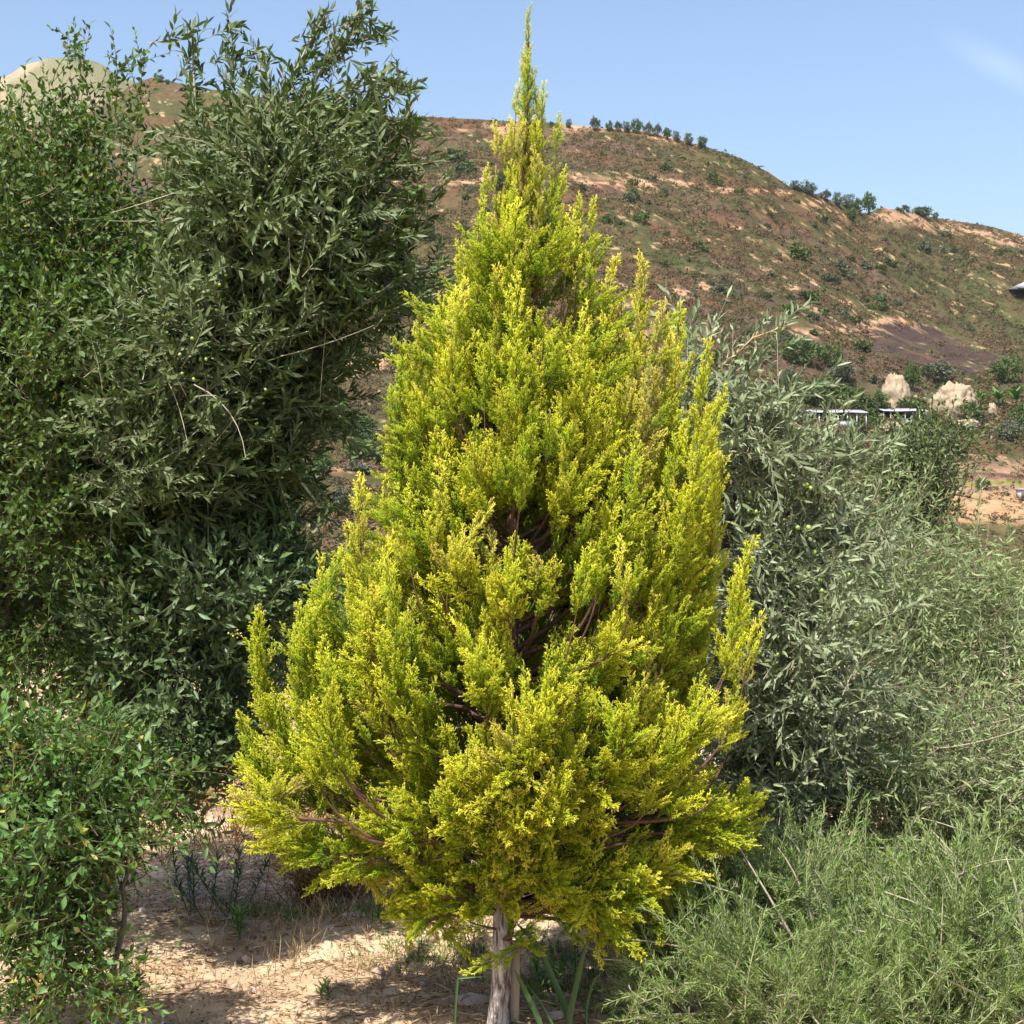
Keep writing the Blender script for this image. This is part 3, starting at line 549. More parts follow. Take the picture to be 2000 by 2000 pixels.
sp = [spray([(600, 420, 0), (700, 380, 0), (800, 390, 0)], 5.6, 14), spray([(690, 260, 0), (740, 200, 0), (760, 130, 0)], 5.6, 10), spray([(700, 330, 0), (780, 260, 0), (808, 200, 0)], 5.6, 12), spray([(560, 180, 0), (600, 90, 0), (640, 20, 0)], 5.7, 12), spray([(740, 470, 0), (800, 440, 0), (845, 395, 0)], 5.6, 9), spray([(690, 700, 0), (760, 690, 0), (840, 620, 0)], 5.6, 12), spray([(580, 217, 0), (642, 114, 0), (688, 31, -.1), (714, 5, -.1)], 5.7, 16), spray([(580, 207, 0), (662, 93, 0), (766, 62, 0)], 5.7, 15), spray([(642, 207, 0), (724, 155, -.1), (818, 181, -.2)], 5.6, 16), spray([(662, 238, 0), (745, 238, 0), (828, 290, 0)], 5.6, 14),
      spray([(383, 238, 0), (378, 135, 0), (375, 41, 0)], 5.8, 13), spray([(445, 207, 0), (455, 124, 0), (453, 62, 0)], 5.8, 11), spray([(518, 197, 0), (507, 135, 0), (512, 93, 0)], 5.8, 8), spray([(621, 580, 0), (745, 486, 0), (869, 342, 0)], 5.6, 18, .5),
      spray([(673, 621, 0), (787, 538, 0), (880, 518, 0)], 5.6, 15), spray([(724, 621, 0), (828, 580, 0), (900, 564, 0)], 5.6, 12), spray([(662, 310, 0), (724, 352, 0), (797, 352, 0)], 5.6, 10), spray([(580, 931, 0), (621, 983, 0), (662, 1025, 0)], 5.7, 7), spray([(621, 766, 0), (662, 787, 0), (688, 859, 0)], 5.7, 8)]
tree_c = np.array([-1.35, 6.0, 1.3])
skeleton(root, rs, (-1.95, 6.3, -0.1), 0.05, [(-1.5, 6.1, 1.0)] + [at(*q) for q in ((560, 330, 5.8), (480, 600, 5.8), (700, 540, 5.8), (350, 840, 5.9), (640, 280, 5.7), (430, 300, 5.8), (510, 830, 5.8))], M['grey_bark'])
crown(root, 'foliage', rs, bl, 4200, ol_protos, M['olive_l'], M['pale_twig'], up=0.35, outw=0.8, rnd=0.6, clump=230, cr=0.08, extra=(np.concatenate(eP), np.concatenate(eD)), short=ol_short)
g = Geo()
for P in sp: V, T = tube(P, np.linspace(0.006, 0.002, len(P)), 5); g.add(V, T)
rs2 = RS(5); Pq, Oq = blob_points(rs2, bl, 80, 0.25)
for p, o in zip(Pq, Oq):
    d = norm(o * 0.6 + rs2.normal(size=3) * 0.8 + [0, -0.3, 0]); e = p + d * rs2.uniform(0.2, 0.45); V, T = tube(bez(p, (p + e) / 2 + rs2.normal(size=3) * 0.04, e, 7), np.linspace(0.0026, 0.001, 7), 4); g.add(V, T)
g.build('long_shoots', M['pale_twig'], root)['kind'] = 'stuff'
def ico(r, sx=1.0, sub=1):
    import bmesh
    bm = bmesh.new(); bmesh.ops.create_icosphere(bm, subdivisions=sub, radius=r); V = np.array([v.co[:] for v in bm.verts]) * [1, 1, sx]; T = np.array([[v.index for v in f.verts] for f in bm.faces]); bm.free(); return V, T
def fruits(root, name, rs, blobs, n, r, m, sx=1.2, cluster=1, cr=0.02, front=True):
    P, O = blob_points(rs, blobs, n, 0.15)
    if front: O[:, 1] = -np.abs(O[:, 1]); P[:, 1] = [b for b in P[:, 1]]
    P = np.repeat(P, cluster, axis=0) + rs.normal(size=(n * cluster, 3)) * cr * (cluster > 1); V, T = ico(r, sx); N = len(P); Fm = frames(norm(rs.normal(size=(N, 3)) * [.4, .4, 1]), rs) * rs.uniform(0.8, 1.15, N)[:, None, None]
    V, T, A = place(V, T, Fm, P, None, rnd=rs.uniform(0, 1, N)); o = build(name, V, T, m, root, A, True); tag(o, kind='stuff')
fruits(root, 'olive_fruits', rs, bl, 650, 0.0062, M['olive_fruit'])

SPN = 1.0
rs = RS(31)
dn_protos = [shoot(rs, rs.uniform(0.16, 0.26), 9 + rs.randint(5), (0.031, 0.0135), 60, False, 0.25, 0.0018, big=True, jit=0.5) for _ in range(8)]
root = empty('evergreen_tree', (-2.1, 6.3, 0), 'dense bright green bushy tree filling the left edge in front of the pale hill', 'tree')
bl = [PB(80, 470, 6.1, 240, 180, .6), PB(200, 380, 6.1, 120, 110, .35), PB(100, 760, 6.0, 270, 260, .7), PB(250, 700, 6.0, 160, 220, .45), PB(60, 1150, 6.0, 270, 260, .7), PB(-150, 600, 6.2, 250, 400, .7), PB(230, 1050, 5.9, 150, 200, .4), PB(30, 330, 6.1, 120, 80, .3), PB(120, 1380, 6.0, 200, 120, .4), PB(-60, 1000, 6.1, 200, 400, .6)]
eP, eD = [], []
for path, n in (([(150, 300, 0), (140, 180, 0), (132, 75, 0)], 16), ([(160, 200, 0), (165, 130, 0), (150, 90, 0)], 8), ([(240, 290, 0), (250, 190, 0), (258, 105, 0)], 14), ([(300, 300, 0), (270, 240, 0), (275, 160, 0)], 8), ([(60, 300, 0), (40, 220, 0), (35, 180, 0)], 8), ([(20, 320, 0), (0, 260, 0), (-10, 210, 0)], 8), ([(190, 260, 0), (200, 200, 0), (215, 150, 0)], 8)): spray(path, 6.0, n)
skeleton(root, rs, (-2.1, 6.5, -0.1), 0.06, [(-2.05, 6.4, 0.7)] + [at(*q) for q in ((80, 420, 6.1), (200, 260, 6.1), (100, 760, 6.0), (250, 700, 6.0), (-100, 600, 6.2), (60, 1100, 6.0))], M['grey_bark'])
crown(root, 'foliage', rs, bl, 8500, dn_protos, M['dense'], M['green_twig'], up=0.35, outw=0.9, rnd=0.6, clump=330, cr=0.085, extra=(np.concatenate(eP), np.concatenate(eD)))

rs = RS(41)
be_protos = [shoot(rs, rs.uniform(0.14, 0.2), 8 + rs.randint(4), (0.048, 0.014), 58, False, 0.2, 0.0018, big=True, jit=0.4) for _ in range(7)]
root = empty('berry_shrub', (-1.05, 5.9, 0), 'dark blue-green shrub with clusters of yellow berries beside the left flank of the cypress', 'shrub')
bl = [PB(450, 1180, 5.75, 150, 140, .35), PB(370, 1330, 5.8, 150, 150, .35), PB(560, 1080, 5.85, 80, 70, .2), PB(290, 1220, 5.8, 100, 150, .3), PB(440, 1450, 5.8, 110, 110, .25), PB(330, 1500, 5.7, 80, 80, .25)]
skeleton(root, rs, (-1.6, 6.0, -0.05), 0.013, [(-1.45, 5.95, 0.35)] + [at(*q) for q in ((450, 1180, 5.8), (370, 1330, 5.8), (560, 1080, 5.85), (290, 1220, 5.85), (440, 1450, 5.8))], M['grey_bark'], name='stem', bname='branch')
crown(root, 'foliage', rs, bl, 1500, be_protos, M['berry_leaf'], M['green_twig'], up=0.5, outw=0.8, rnd=0.5, clump=120, cr=0.06)
fruits(root, 'berry_clusters', rs, bl, 46, 0.0042, M['berry'], 1.0, 14, 0.012)

rs = RS(51)
cr_protos = [shoot(rs, rs.uniform(0.14, 0.24), 7 + rs.randint(4), (l_, l_ * rs.uniform(.27, .4)), 62, False, 0.3, 0.0018, big=True, jit=0.6) for l_ in (.026, .03, .031, .034, .038, .044, .05, .03)]
root = empty('creeping_shrub', (-1.25, 4.6, 0), 'leafy broad-leaved green shrub sprawling down to the ground in the lower left corner', 'shrub')
bl = [PB(70, 1490, 4.7, 150, 90, .3), PB(70, 1640, 4.6, 140, 100, .3), PB(200, 1600, 4.7, 65, 90, .18), PB(140, 1800, 4.55, 75, 90, .16), PB(185, 1910, 4.5, 52, 70, .12), PB(110, 1880, 4.55, 40, 60, .1), PB(60, 1720, 4.6, 90, 60, .2), PB(230, 1500, 4.9, 40, 60, .15), PB(-80, 1560, 4.7, 130, 160, .3), PB(20, 1750, 4.6, 60, 60, .15)]
skeleton(root, rs, (-1.15, 4.62, -0.03), 0.018, [(-1.15, 4.6, 0.15)] + [at(*q) for q in ((120, 1470, 4.7), (90, 1620, 4.6), (250, 1540, 4.7), (160, 1780, 4.55), (-60, 1560, 4.7))], M['grey_bark'], name='stem', bname='branch')
eP, eD = [], []
for path, n in (([(320, 1600, 0), (360, 1620, 0), (430, 1640, 0)], 7), ([(300, 1540, 0), (350, 1540, 0), (400, 1500, 0)], 7), ([(240, 1940, 0), (260, 1970, 0), (250, 2020, 0)], 8)): spray(path, 4.6, n)
crown(root, 'foliage', rs, bl, 2300, cr_protos, M['creeper'], M['green_twig'], up=-0.25, outw=0.8, rnd=0.7, scale=(0.65, 1.1), clump=130, cr=0.06, extra=(np.concatenate(eP), np.concatenate(eD)))

# ------------------------------------------------------------------ right: olive, small upright tree, tangled shrubs, rosemary
rs = RS(61)
or_protos = [shoot(rs, rs.uniform(0.2, 0.3), 8 + rs.randint(4), (0.055, 0.0105), 48, True, 0.22, 0.0017, big=True) for _ in range(8)]
root = empty('olive_tree', (0.95, 6.1, 0), 'grey-green olive tree with green fruit standing just behind the right flank of the cypress', 'tree')
bl = [PB(1430, 870, 5.9, 95, 105, .35), PB(1460, 1600, 6.3, 140, 100, .4), PB(1530, 1030, 5.9, 125, 115, .4), PB(1560, 1250, 5.9, 130, 190, .4), PB(1460, 1150, 6.0, 110, 250, .4), PB(1520, 1500, 5.9, 120, 130, .3), PB(1370, 800, 6.0, 60, 90, .3), PB(1620, 1130, 5.9, 80, 150, .3), PB(1420, 1480, 6.1, 100, 150, .3)]
eP, eD = [], []
for path, n in (([(1370, 800, 0), (1350, 700, 0), (1345, 640, 0)], 9), ([(1420, 780, 0), (1470, 700, 0), (1500, 660, 0)], 10), ([(1480, 860, 0), (1520, 780, 0), (1560, 760, 0)], 10), ([(1550, 940, 0), (1610, 900, 0), (1640, 870, 0)], 9), ([(1540, 1000, 0), (1620, 930, 0), (1690, 905, 0)], 11)): spray(path, 5.8, n)
skeleton(root, rs, (0.97, 6.05, -0.1), 0.05, [at(1425, 1150, 6.1)] + [at(*q) for q in ((1440, 800, 5.9), (1540, 1000, 5.9), (1580, 1230, 5.9), (1370, 740, 6.0), (1640, 1100, 5.9), (1520, 1480, 5.9), (1480, 1020, 6.0))], M['grey_bark'])
crown(root, 'foliage', rs, bl, 1500, or_protos, M['olive_r'], M['pale_twig'], up=0.3, outw=0.8, rnd=0.65, clump=110, cr=0.08, extra=(np.concatenate(eP), np.concatenate(eD)))
fruits(root, 'olive_fruits', rs, bl, 170, 0.0095, M['olive_fruit'])
# one dead dry shoot at its top
P = np.array([at(1400, 720, 5.8), at(1440, 690, 5.8), at(1470, 660, 5.78), at(1525, 640, 5.75)]); g = Geo(); V, T = tube(P, [.004, .0035, .003, .0015], 4); g.add(V, T, rnd=0.7)
for j in range(34):
    t = j / 34 * 2.99; k = int(t); p = P[k] + (P[k + 1] - P[k]) * (t - k); d = norm(norm(P[k + 1] - P[k]) + rs.normal(size=3) * .7); lv, lt = leaf_tris(rs.uniform(.025, .05), .004, .3, .2); g.add(lv @ frames(d[None], rs)[0].T + p, lt, rnd=rs.uniform(.5, 1))
tag(g.build('dead_shoot', M['straw'], root), 'dry straw-coloured dead shoot')

rs = RS(71)
up_protos = [shoot(rs, rs.uniform(0.14, 0.22), 11, (0.032, 0.012), 55, False, 0.2, 0.002, big=False, jit=0.5) for _ in range(5)]
root = empty('upright_tree', (2.15, 8.2, 0), 'small upright olive-green tree with a narrow crown rising above the tangled shrubs on the right', 'tree')
bl = [PB(1850, 870, 8.2, 45, 55, .2), PB(1800, 930, 8.2, 55, 70, .25), PB(1755, 950, 8.2, 40, 60, .2), PB(1790, 1020, 8.2, 50, 70, .2), PB(1740, 890, 8.2, 25, 30, .1)]
skeleton(root, rs, (2.1, 8.2, -0.1), 0.04, [at(1785, 1080, 8.2)] + [at(*q) for q in ((1850, 850, 8.2), (1800, 910, 8.2), (1750, 930, 8.2), (1890, 930, 8.2))], M['grey_bark'])
crown(root, 'foliage', rs, bl, 1100, up_protos, M['olive_l'], M['grey_bark'], up=0.7, outw=0.7, rnd=0.6, clump=40, cr=0.07)

ta_protos = [shoot(rs, rs.uniform(0.18, 0.28), 13, (0.045, 0.0075), 55, False, 0.5, 0.0016, big=False, jit=0.7) for _ in range(8)]
def tangle(loc, label, bl, n, clump, seed, name='tangled_shrub'):
    rs = RS(seed); root = empty(name, loc, label, 'shrub')
    skeleton(root, rs, (loc[0], loc[1], -0.05), 0.03, [(loc[0], loc[1], 0.3)] + [b[:3] for b in bl], M['grey_bark'], name='stem', bname='branch')
    crown(root, 'foliage', rs, bl, n, ta_protos, M['tangle'], M['tan_twig'], up=0.25, outw=0.7, rnd=0.9, clump=clump, cr=0.10)
    Pq, Oq = blob_points(rs, bl, 34, 0.2); g = Geo()
    for p, o in zip(Pq, Oq):
        d = norm(o * 0.8 + rs.normal(size=3) * 0.8 + [0, -0.5, 0.2]); e = p + d * rs.uniform(0.2, 0.5); V, T = tube(bez(p, (p + e) / 2 + rs.normal(size=3) * 0.07, e, 8), np.linspace(0.004, 0.0015, 8), 4); g.add(V, T)
    g.build('long_shoots', M['pale_twig'], root)['kind'] = 'stuff'
tangle((1.75, 6.9, 0), 'grey-green tangled shrub directly below the small upright tree', [PB(1760, 1180, 6.9, 140, 130, .45), PB(1680, 1050, 7.0, 80, 90, .3), PB(1720, 1330, 6.8, 130, 120, .4)], 1200, 90, 81)
tangle((2.5, 7.2, 0), 'grey-green tangled shrub at the right edge, its top below the dry terraced field', [PB(1940, 1235, 7.2, 120, 95, .45), PB(2050, 1300, 7.2, 150, 160, .5), PB(1900, 1320, 7.0, 120, 120, .4)], 1250, 95, 82)
tangle((1.65, 6.1, 0), 'grey tangled shrub between the right olive tree and the rosemary', [PB(1780, 1510, 6.1, 150, 110, .4), PB(1720, 1640, 6.0, 100, 90, .3), PB(1880, 1480, 6.2, 100, 110, .35)], 1050, 85, 83)
tangle((2.15, 6.0, 0), 'tangled grey-green shrub at the right edge, above the rosemary', [PB(2000, 1560, 6.0, 140, 140, .4), PB(1930, 1660, 5.9, 110, 90, .3), PB(2120, 1600, 6.1, 120, 160, .4)], 950, 75, 84)

def rosemary_shoot(rs, L, nn):
    side = norm(rs.normal(size=3) * [1, 1, 0]); P = bez(np.zeros(3), np.array([0, 0, L * .5]), np.array([0, 0, L]) + side * L * 0.25, 8); tv, tt = tube(P, np.linspace(0.0018, 0.0008, 8), 3); g = Geo()
    for i in range(nn):
        t = 0.06 + 0.94 * i / nn; k = min(int(t * 7), 6); p = P[k] + (P[k + 1] - P[k]) * (t * 7 - k); d = norm(P[k + 1] - P[k]); fr = frames(d[None], roll=np.zeros(1))[0]; a = i * 2.4 + rs.normal() * .3; an = math.radians(rs.uniform(30, 62) * (1 - .4 * t)); ld = norm(d * math.cos(an) + (math.cos(a) * fr[:, 0] + math.sin(a) * fr[:, 1]) * math.sin(an))
        lv, lt = leaf_tris(rs.uniform(.018, .03), .0032, .35, .15); g.add(lv @ frames(ld[None], rs)[0].T + p, lt, rnd=rs.uniform(-.25, .25))
    return (tv, tt), g.out()
def rosemary(loc, label, bl, n, clump, seed):
    rs = RS(seed); pr = [rosemary_shoot(rs, rs.uniform(.16, .24), 62) for _ in range(7)]
    root = empty('rosemary_bush', loc, label, 'shrub', None)
    g = Geo(); b0 = np.array([loc[0], loc[1], 0.02]); Pq, Oq = blob_points(rs, bl, 42, 0.2)
    for p, o in zip(Pq, Oq):
        mid = (b0 + p) / 2 + rs.normal(size=3) * 0.06; mid[2] = max(p[2] * 0.9, 0.05); e = p + norm(o + rs.normal(size=3) * .4) * 0.12
        V, T = tube(bez(b0 + rs.normal(size=3) * [.08, .08, 0], mid, e, 12), np.linspace(0.0075, 0.002, 12), 5); g.add(V, T)
    g.build('stems', M['pale_twig'], root)
    # stems that arch over the outside of the mound
    g = Geo(); Pq, Oq = blob_points(rs, bl, 8, 0.1)
    for p, o in zip(Pq, Oq):
        o = norm(o + [0, -.6, .4]); d = norm(np.cross(o, rs.normal(size=3))); d[2] = abs(d[2]); p = p + o * 0.03; e = p + d * rs.uniform(.15, .3); V, T = tube(bez(p, (p + e) / 2 + o * 0.06, e, 9), np.linspace(.0026, .0012, 9), 4); g.add(V, T)
    g.build('arching_stems', M['pale_twig'], root)['kind'] = 'stuff'
    crown(root, 'foliage', rs, bl, n, pr, M['rosemary'], M['pale_twig'], up=0.7, outw=0.7, rnd=0.45, clump=clump, cr=0.055)
rosemary((0.95, 4.9, 0), 'low spreading rosemary bush with pale arching stems, right of the cypress trunk', [PB(1480, 1830, 4.9, 210, 120, .4), PB(1350, 1920, 4.8, 110, 80, .25), PB(1560, 1950, 4.7, 180, 110, .35), PB(1560, 1730, 5.1, 120, 80, .3), PB(1300, 1850, 5.1, 70, 60, .2)], 1350, 70, 91)
rosemary((1.6, 4.8, 0), 'larger brighter rosemary mass filling the lower right corner', [PB(1850, 1820, 4.9, 160, 120, .4), PB(1960, 1930, 4.7, 150, 110, .35), PB(1780, 1960, 4.6, 140, 90, .3), PB(2060, 1820, 5.0, 120, 130, .35)], 1250, 64, 92)

# ------------------------------------------------------------------ ground litter, weeds, stake
rs = RS(101)
def near_pts(n, x0=-2.4, x1=2.4, y0=4.3, y1=9.5): return rs.uniform(x0, x1, n), y0 + (y1 - y0) * rs.uniform(0, 1, n) ** 1.3
n = 34000; x, y = near_pts(n); dens = fbm(x * 2.2, y * 2.2, 131, 4); k = dens > 0.40; x, y = x[k], y[k]; n = len(x)
a = rs.uniform(0, 2 * np.pi, n); D = np.stack([np.cos(a), np.sin(a), rs.uniform(-0.05, 0.22, n)], 1); B = np.stack([x, y, gz(x, y) + rs.uniform(0.001, 0.014, n)], 1); Ln = rs.gamma(1.6, 0.017, n) + 0.012
V, T = cones(B, norm(D), Ln, np.full(n, 0.0019), rs); o = build('dry_grass_litter', V, T, M['straw'], attrs={'rnd': np.repeat(rs.uniform(0, 1, n), 7)}); tag(o, kind='stuff')
n = 20000; x, y = near_pts(n); lv, lt = leaf_tris(0.018, 0.008, 0.3, 0.2); D = norm(rs.normal(size=(n, 3)) * [1, 1, .25]); V, T, A = place(lv, lt, frames(D, rs) * rs.uniform(.4, 1.2, n)[:, None, None], np.stack([x, y, gz(x, y) + 0.006], 1), None, rnd=rs.uniform(0, 0.8, n))
o = build('leaf_litter', V, T, M['dry_twig'], attrs=A); tag(o, kind='stuff')
n = 2600; x, y = near_pts(n); V0, T0 = ico(0.008); V0 = V0 * [1, 1, .7] * (1 + rs.uniform(-.25, .25, (len(V0), 1))); S = np.clip(rs.gamma(1.6, 0.5, n), .25, 4); V, T, A = place(V0, T0, frames(norm(rs.normal(size=(n, 3))), rs) * S[:, None, None], np.stack([x, y, gz(x, y) + 0.002], 1), None, rnd=rs.uniform(0, 1, n))
M['stone'] = leaf_mat('pale_stone', [(0, (0.34, 0.23, 0.17)), (1, (0.62, 0.50, 0.42))], trans=0.0, rough=0.9, spec=0.2); o = build('gravel', V, T, M['stone'], attrs=A); tag(o, kind='stuff')
# tufts of green and dry grass (ground cover)
def tufts(name, pts, m, hgt, nb, seed, spread=0.5, wd=0.0016):
    rs = RS(seed); B, D, Ln = [], [], []
    for (x, y, s) in pts:
        for _ in range(nb):
            B.append([x + rs.normal() * 0.03 * s, y + rs.normal() * 0.03 * s, 0]); D.append([rs.normal() * spread, rs.normal() * spread, 1]); Ln.append(hgt * s * rs.uniform(.4, 1.1))
    B = np.array(B); B[:, 2] = gz(B[:, 0], B[:, 1]) - 0.004; V, T = cones(B, norm(np.array(D)), np.array(Ln), np.full(len(B), wd), rs); o = build(name, V, T, m, attrs={'rnd': np.repeat(rs.uniform(0, 1, len(B)), 7)}); tag(o, kind='stuff')
def gp(px, py):
    Y = CAMZ * F / (py - 1000.0); return ((px - 1000) / F * Y, Y)
pt = [(*gp(rs.uniform(480, 900), rs.uniform(1720, 1815)), rs.uniform(.5, 1.2)) for _ in range(80)] + [(*gp(rs.uniform(700, 960), rs.uniform(1800, 1900)), rs.uniform(.4, 1)) for _ in range(50)] + [(*gp(rs.uniform(1020, 1200), rs.uniform(1830, 1990)), rs.uniform(.4, 1)) for _ in range(60)]
tufts('green_grass', pt, M['weed'], 0.085, 12, 141)
pt = [(*gp(rs.uniform(380, 950), rs.uniform(1700, 1860)), rs.uniform(.6, 1.5)) for _ in range(150)] + [(*gp(rs.uniform(1010, 1250), rs.uniform(1720, 1950)), rs.uniform(.5, 1)) for _ in range(50)] + [(*gp(rs.uniform(100, 950), rs.uniform(1860, 2000)), rs.uniform(.4, 1)) for _ in range(60)]
tufts('dry_grass', pt, M['straw'], 0.12, 9, 142, 0.6, 0.0011)
pt = [(rs.uniform(-3.4, -0.9), rs.uniform(7.6, 10.5), rs.uniform(.8, 2)) for _ in range(170)] + [(rs.uniform(-1.0, 0.6), rs.uniform(8.0, 11.5), rs.uniform(.8, 1.6)) for _ in range(70)]
tufts('tall_dry_grass', pt, M['rust'], 0.16, 16, 143, 0.45, 0.002)
# upright leafy weeds
def weed(px, py, h, stems, label, seed, mt='weed', ll=0.05, lw=0.007, wid=0.05, group=None):
    rs = RS(seed); x, y = gp(px, py); z = float(gz(np.array([x]), np.array([y]))[0]); root = empty('leafy_weed', (x, y, z), label, 'weed', group); gs, gf = Geo(), Geo()
    for s in range(stems):
        b = np.array([x, y, z]) + rs.normal(size=3) * [wid * .5, wid * .5, 0]; e = b + np.array([rs.normal() * wid, rs.normal() * wid, h * rs.uniform(.65, 1.05)]); P = bez(b, (b + e) / 2 + rs.normal(size=3) * .01, e, 10); V, T = tube(P, np.linspace(.0028, .0012, 10), 4); gs.add(V, T)
        nl = int(h * 130) + 8
        for i in range(nl):
            t = .25 + .75 * i / nl; k = min(int(t * 9), 8); p = P[k]+(P[k+1]-P[k])*(t*9-k); a = i * 2.4; an = math.radians(75 - 45 * t + rs.normal() * 8); d = norm([math.cos(a) * math.sin(an), math.sin(a) * math.sin(an), math.cos(an)]); lv, lt = leaf6(ll * rs.uniform(.7, 1.1), lw, .2, .35)
            out_ = norm(np.array([0, 0, 1.0]) - d * d[2]); R = np.stack([np.cross(out_, d), out_, d], 1); gf.add(lv @ R.T + p, lt, rnd=rs.uniform(0, 1))
    gs.build('stem', M['weed'], root); gf.build('leaves', M[mt], root)
weed(385, 1790, .26, 5, 'tall narrow-leaved weed clump in the shade left of the cypress', 151, 'strap', .06, .007, .09)
weed(450, 1800, .25, 6, 'dark green narrow-leaved weeds behind the small bright seedling', 152, 'strap', .06, .007, .09)
weed(468, 1835, .12, 2, 'small bright green seedling on the sunny bank at left', 153, 'weed', .06, .010, .02)
weed(1112, 1935, .19, 1, 'pale green seedling with arching narrow leaves right of the trunk', 154, 'weed', .055, .007, .01)
weed(1128, 1870, .20, 2, 'thin dark weed in the shadow behind the pale seedling', 155, 'strap', .045, .006, .03)
weed(270, 1975, .10, 2, 'low leafy sprout at the foot of the corner shrub', 156, 'creeper', .05, .016, .03)
weed(640, 1945, .07, 2, 'little weed alone on the sunlit soil left of the trunk', 157, 'weed', .04, .008, .02)
weed(1060, 1925, .10, 3, 'low green weed close to the right of the trunk', 158, 'weed', .05, .010, .03)
weed(15, 1985, .12, 3, 'light green sprout at the bottom left corner', 159, 'creeper', .05, .016, .03)
# dry twiggy bush in the shade left of the cypress
def drybush(px, py, r, h, n, label, seed, m='dry_twig'):
    rs = RS(seed); x, y = gp(px, py); root = empty('dry_bush', (x, y, 0), label, 'dry bush'); g, g2 = Geo(), Geo()
    for i in range(n):
        d = norm([rs.normal() * .8, rs.normal() * .8, 1.0]); b = np.array([x, y, -.02]) + rs.normal(size=3) * [r * .4, r * .4, 0]; e = b + d * h * rs.uniform(.5, 1.1); P = bez(b, (b + e) / 2 + rs.normal(size=3) * .03, e, 7); V, T = tube(P, np.linspace(.002, .0007, 7), 3); g.add(V, T, rnd=rs.uniform(0, 1))
        for j in range(6):
            p = P[2 + rs.randint(5)]; dd = norm(d + rs.normal(size=3) * .7); V, T = tube([p, p + dd * rs.uniform(.03, .09)], [.0009, .0004], 3); g.add(V, T, rnd=rs.uniform(0, 1)); lv, lt = leaf_tris(rs.uniform(.01, .02), .005, .3, .2); g2.add(lv @ frames(dd[None], rs)[0].T + p + dd * .03, lt, rnd=rs.uniform(0, 1))
    g.build('twigs', M[m], root); g2.build('dry_leaves', M['rust'], root)
drybush(660, 1745, .20, .36, 170, 'brown dried-out twiggy bush in the shade under the left cypress branches', 161)
drybush(590, 1760, .10, .2, 60, 'thin dead twigs sticking up left of the brown bush', 162)
drybush(330, 1570, .3, .35, 190, 'orange-brown dry bush behind the lower left shrubs', 163, 'rust')
drybush(470, 1500, .3, .35, 150, 'rusty dry bush behind the left tip of the cypress', 164, 'rust')
# strap-leaved plant beside the trunk
root = empty('strap_leaved_plant', (*gp(1105, 2050), 0), 'plant with long dark green strap leaves fanning out right of the cypress trunk', 'plant'); Yp = 4.85
def strap(pts, wd, Yd):
    P0 = np.array([at(a_, b_, Yd) for a_, b_ in pts]); t = np.linspace(0, len(P0) - 1, 14); k = np.minimum(t.astype(int), len(P0) - 2); P = P0[k] + (P0[k + 1] - P0[k]) * (t - k)[:, None]
    P[:, 1] += 0.03 * np.sin(np.linspace(0, 3, 14)); Tn = norm(np.gradient(P, axis=0)); nr = norm(np.array([0.35, -1, 0.3])); sd = norm(np.cross(Tn, nr)); wv = wd * np.sin(np.linspace(0.75, 3.05, 14)) ** 0.7
    V = np.concatenate([P - sd * wv[:, None] / 2, P + nr * -0.003, P + sd * wv[:, None] / 2]); i = np.arange(13); T = np.concatenate([np.stack([i, i + 1, i + 15], 1), np.stack([i, i + 15, i + 14], 1), np.stack([i + 14, i + 15, i + 29], 1), np.stack([i + 14, i + 29, i + 28], 1)])
    build('leaf', V, T, M['strap'], root, {'rnd': np.full(len(V), rs.uniform(.2, .9))}, True)
for pts, wd, Yd in (([(1130, 2060), (1100, 1960), (1050, 1850), (1010, 1805)], .021, 4.9), ([(1105, 2060), (1115, 1980), (1135, 1890), (1148, 1835)], .019, 4.85), ([(1075, 2060), (1050, 1990), (1020, 1930), (1005, 1895)], .017, 4.75), ([(1105, 2050), (1060, 1970), (1030, 1925)], .008, 4.8),
                    ([(1145, 2050), (1146, 1970), (1160, 1920), (1180, 1895)], .008, 4.85), ([(886, 2080), (888, 1985), (893, 1918), (894, 1916), (925, 1912), (955, 1908)], .008, 4.8), ([(1062, 2060), (1050, 1990), (1042, 1950)], .007, 4.8)): strap(pts, wd, Yd)
# stake
x0, y0 = axis_x(0.2) + 0.042, 5.07; V = []; zt = 0.245
for z, tl in ((-0.05, 0), (zt, 0.004)):
    for dx, dy in ((-.016, -.013), (.016, -.013), (.016, .013), (-.016, .013)): V.append((x0 + dx + tl, y0 + dy, z))
V.append((x0 + .004, y0, zt + .012)); rt = empty('wooden_stake', (x0, y0, 0), 'pale square wooden stake tight behind the right side of the cypress trunk', 'stake')
M['stake'] = bark_mat('pale_wood', [(0.3, (0.42, 0.30, 0.20)), (0.7, (0.60, 0.47, 0.34))], 60, (1, 1, .08), .4)
build('post', V, [(0, 1, 5), (0, 5, 4), (1, 2, 6), (1, 6, 5), (2, 3, 7), (2, 7, 6), (3, 0, 4), (3, 4, 7), (4, 5, 8), (5, 6, 8), (6, 7, 8), (7, 4, 8)], M['stake'], rt)
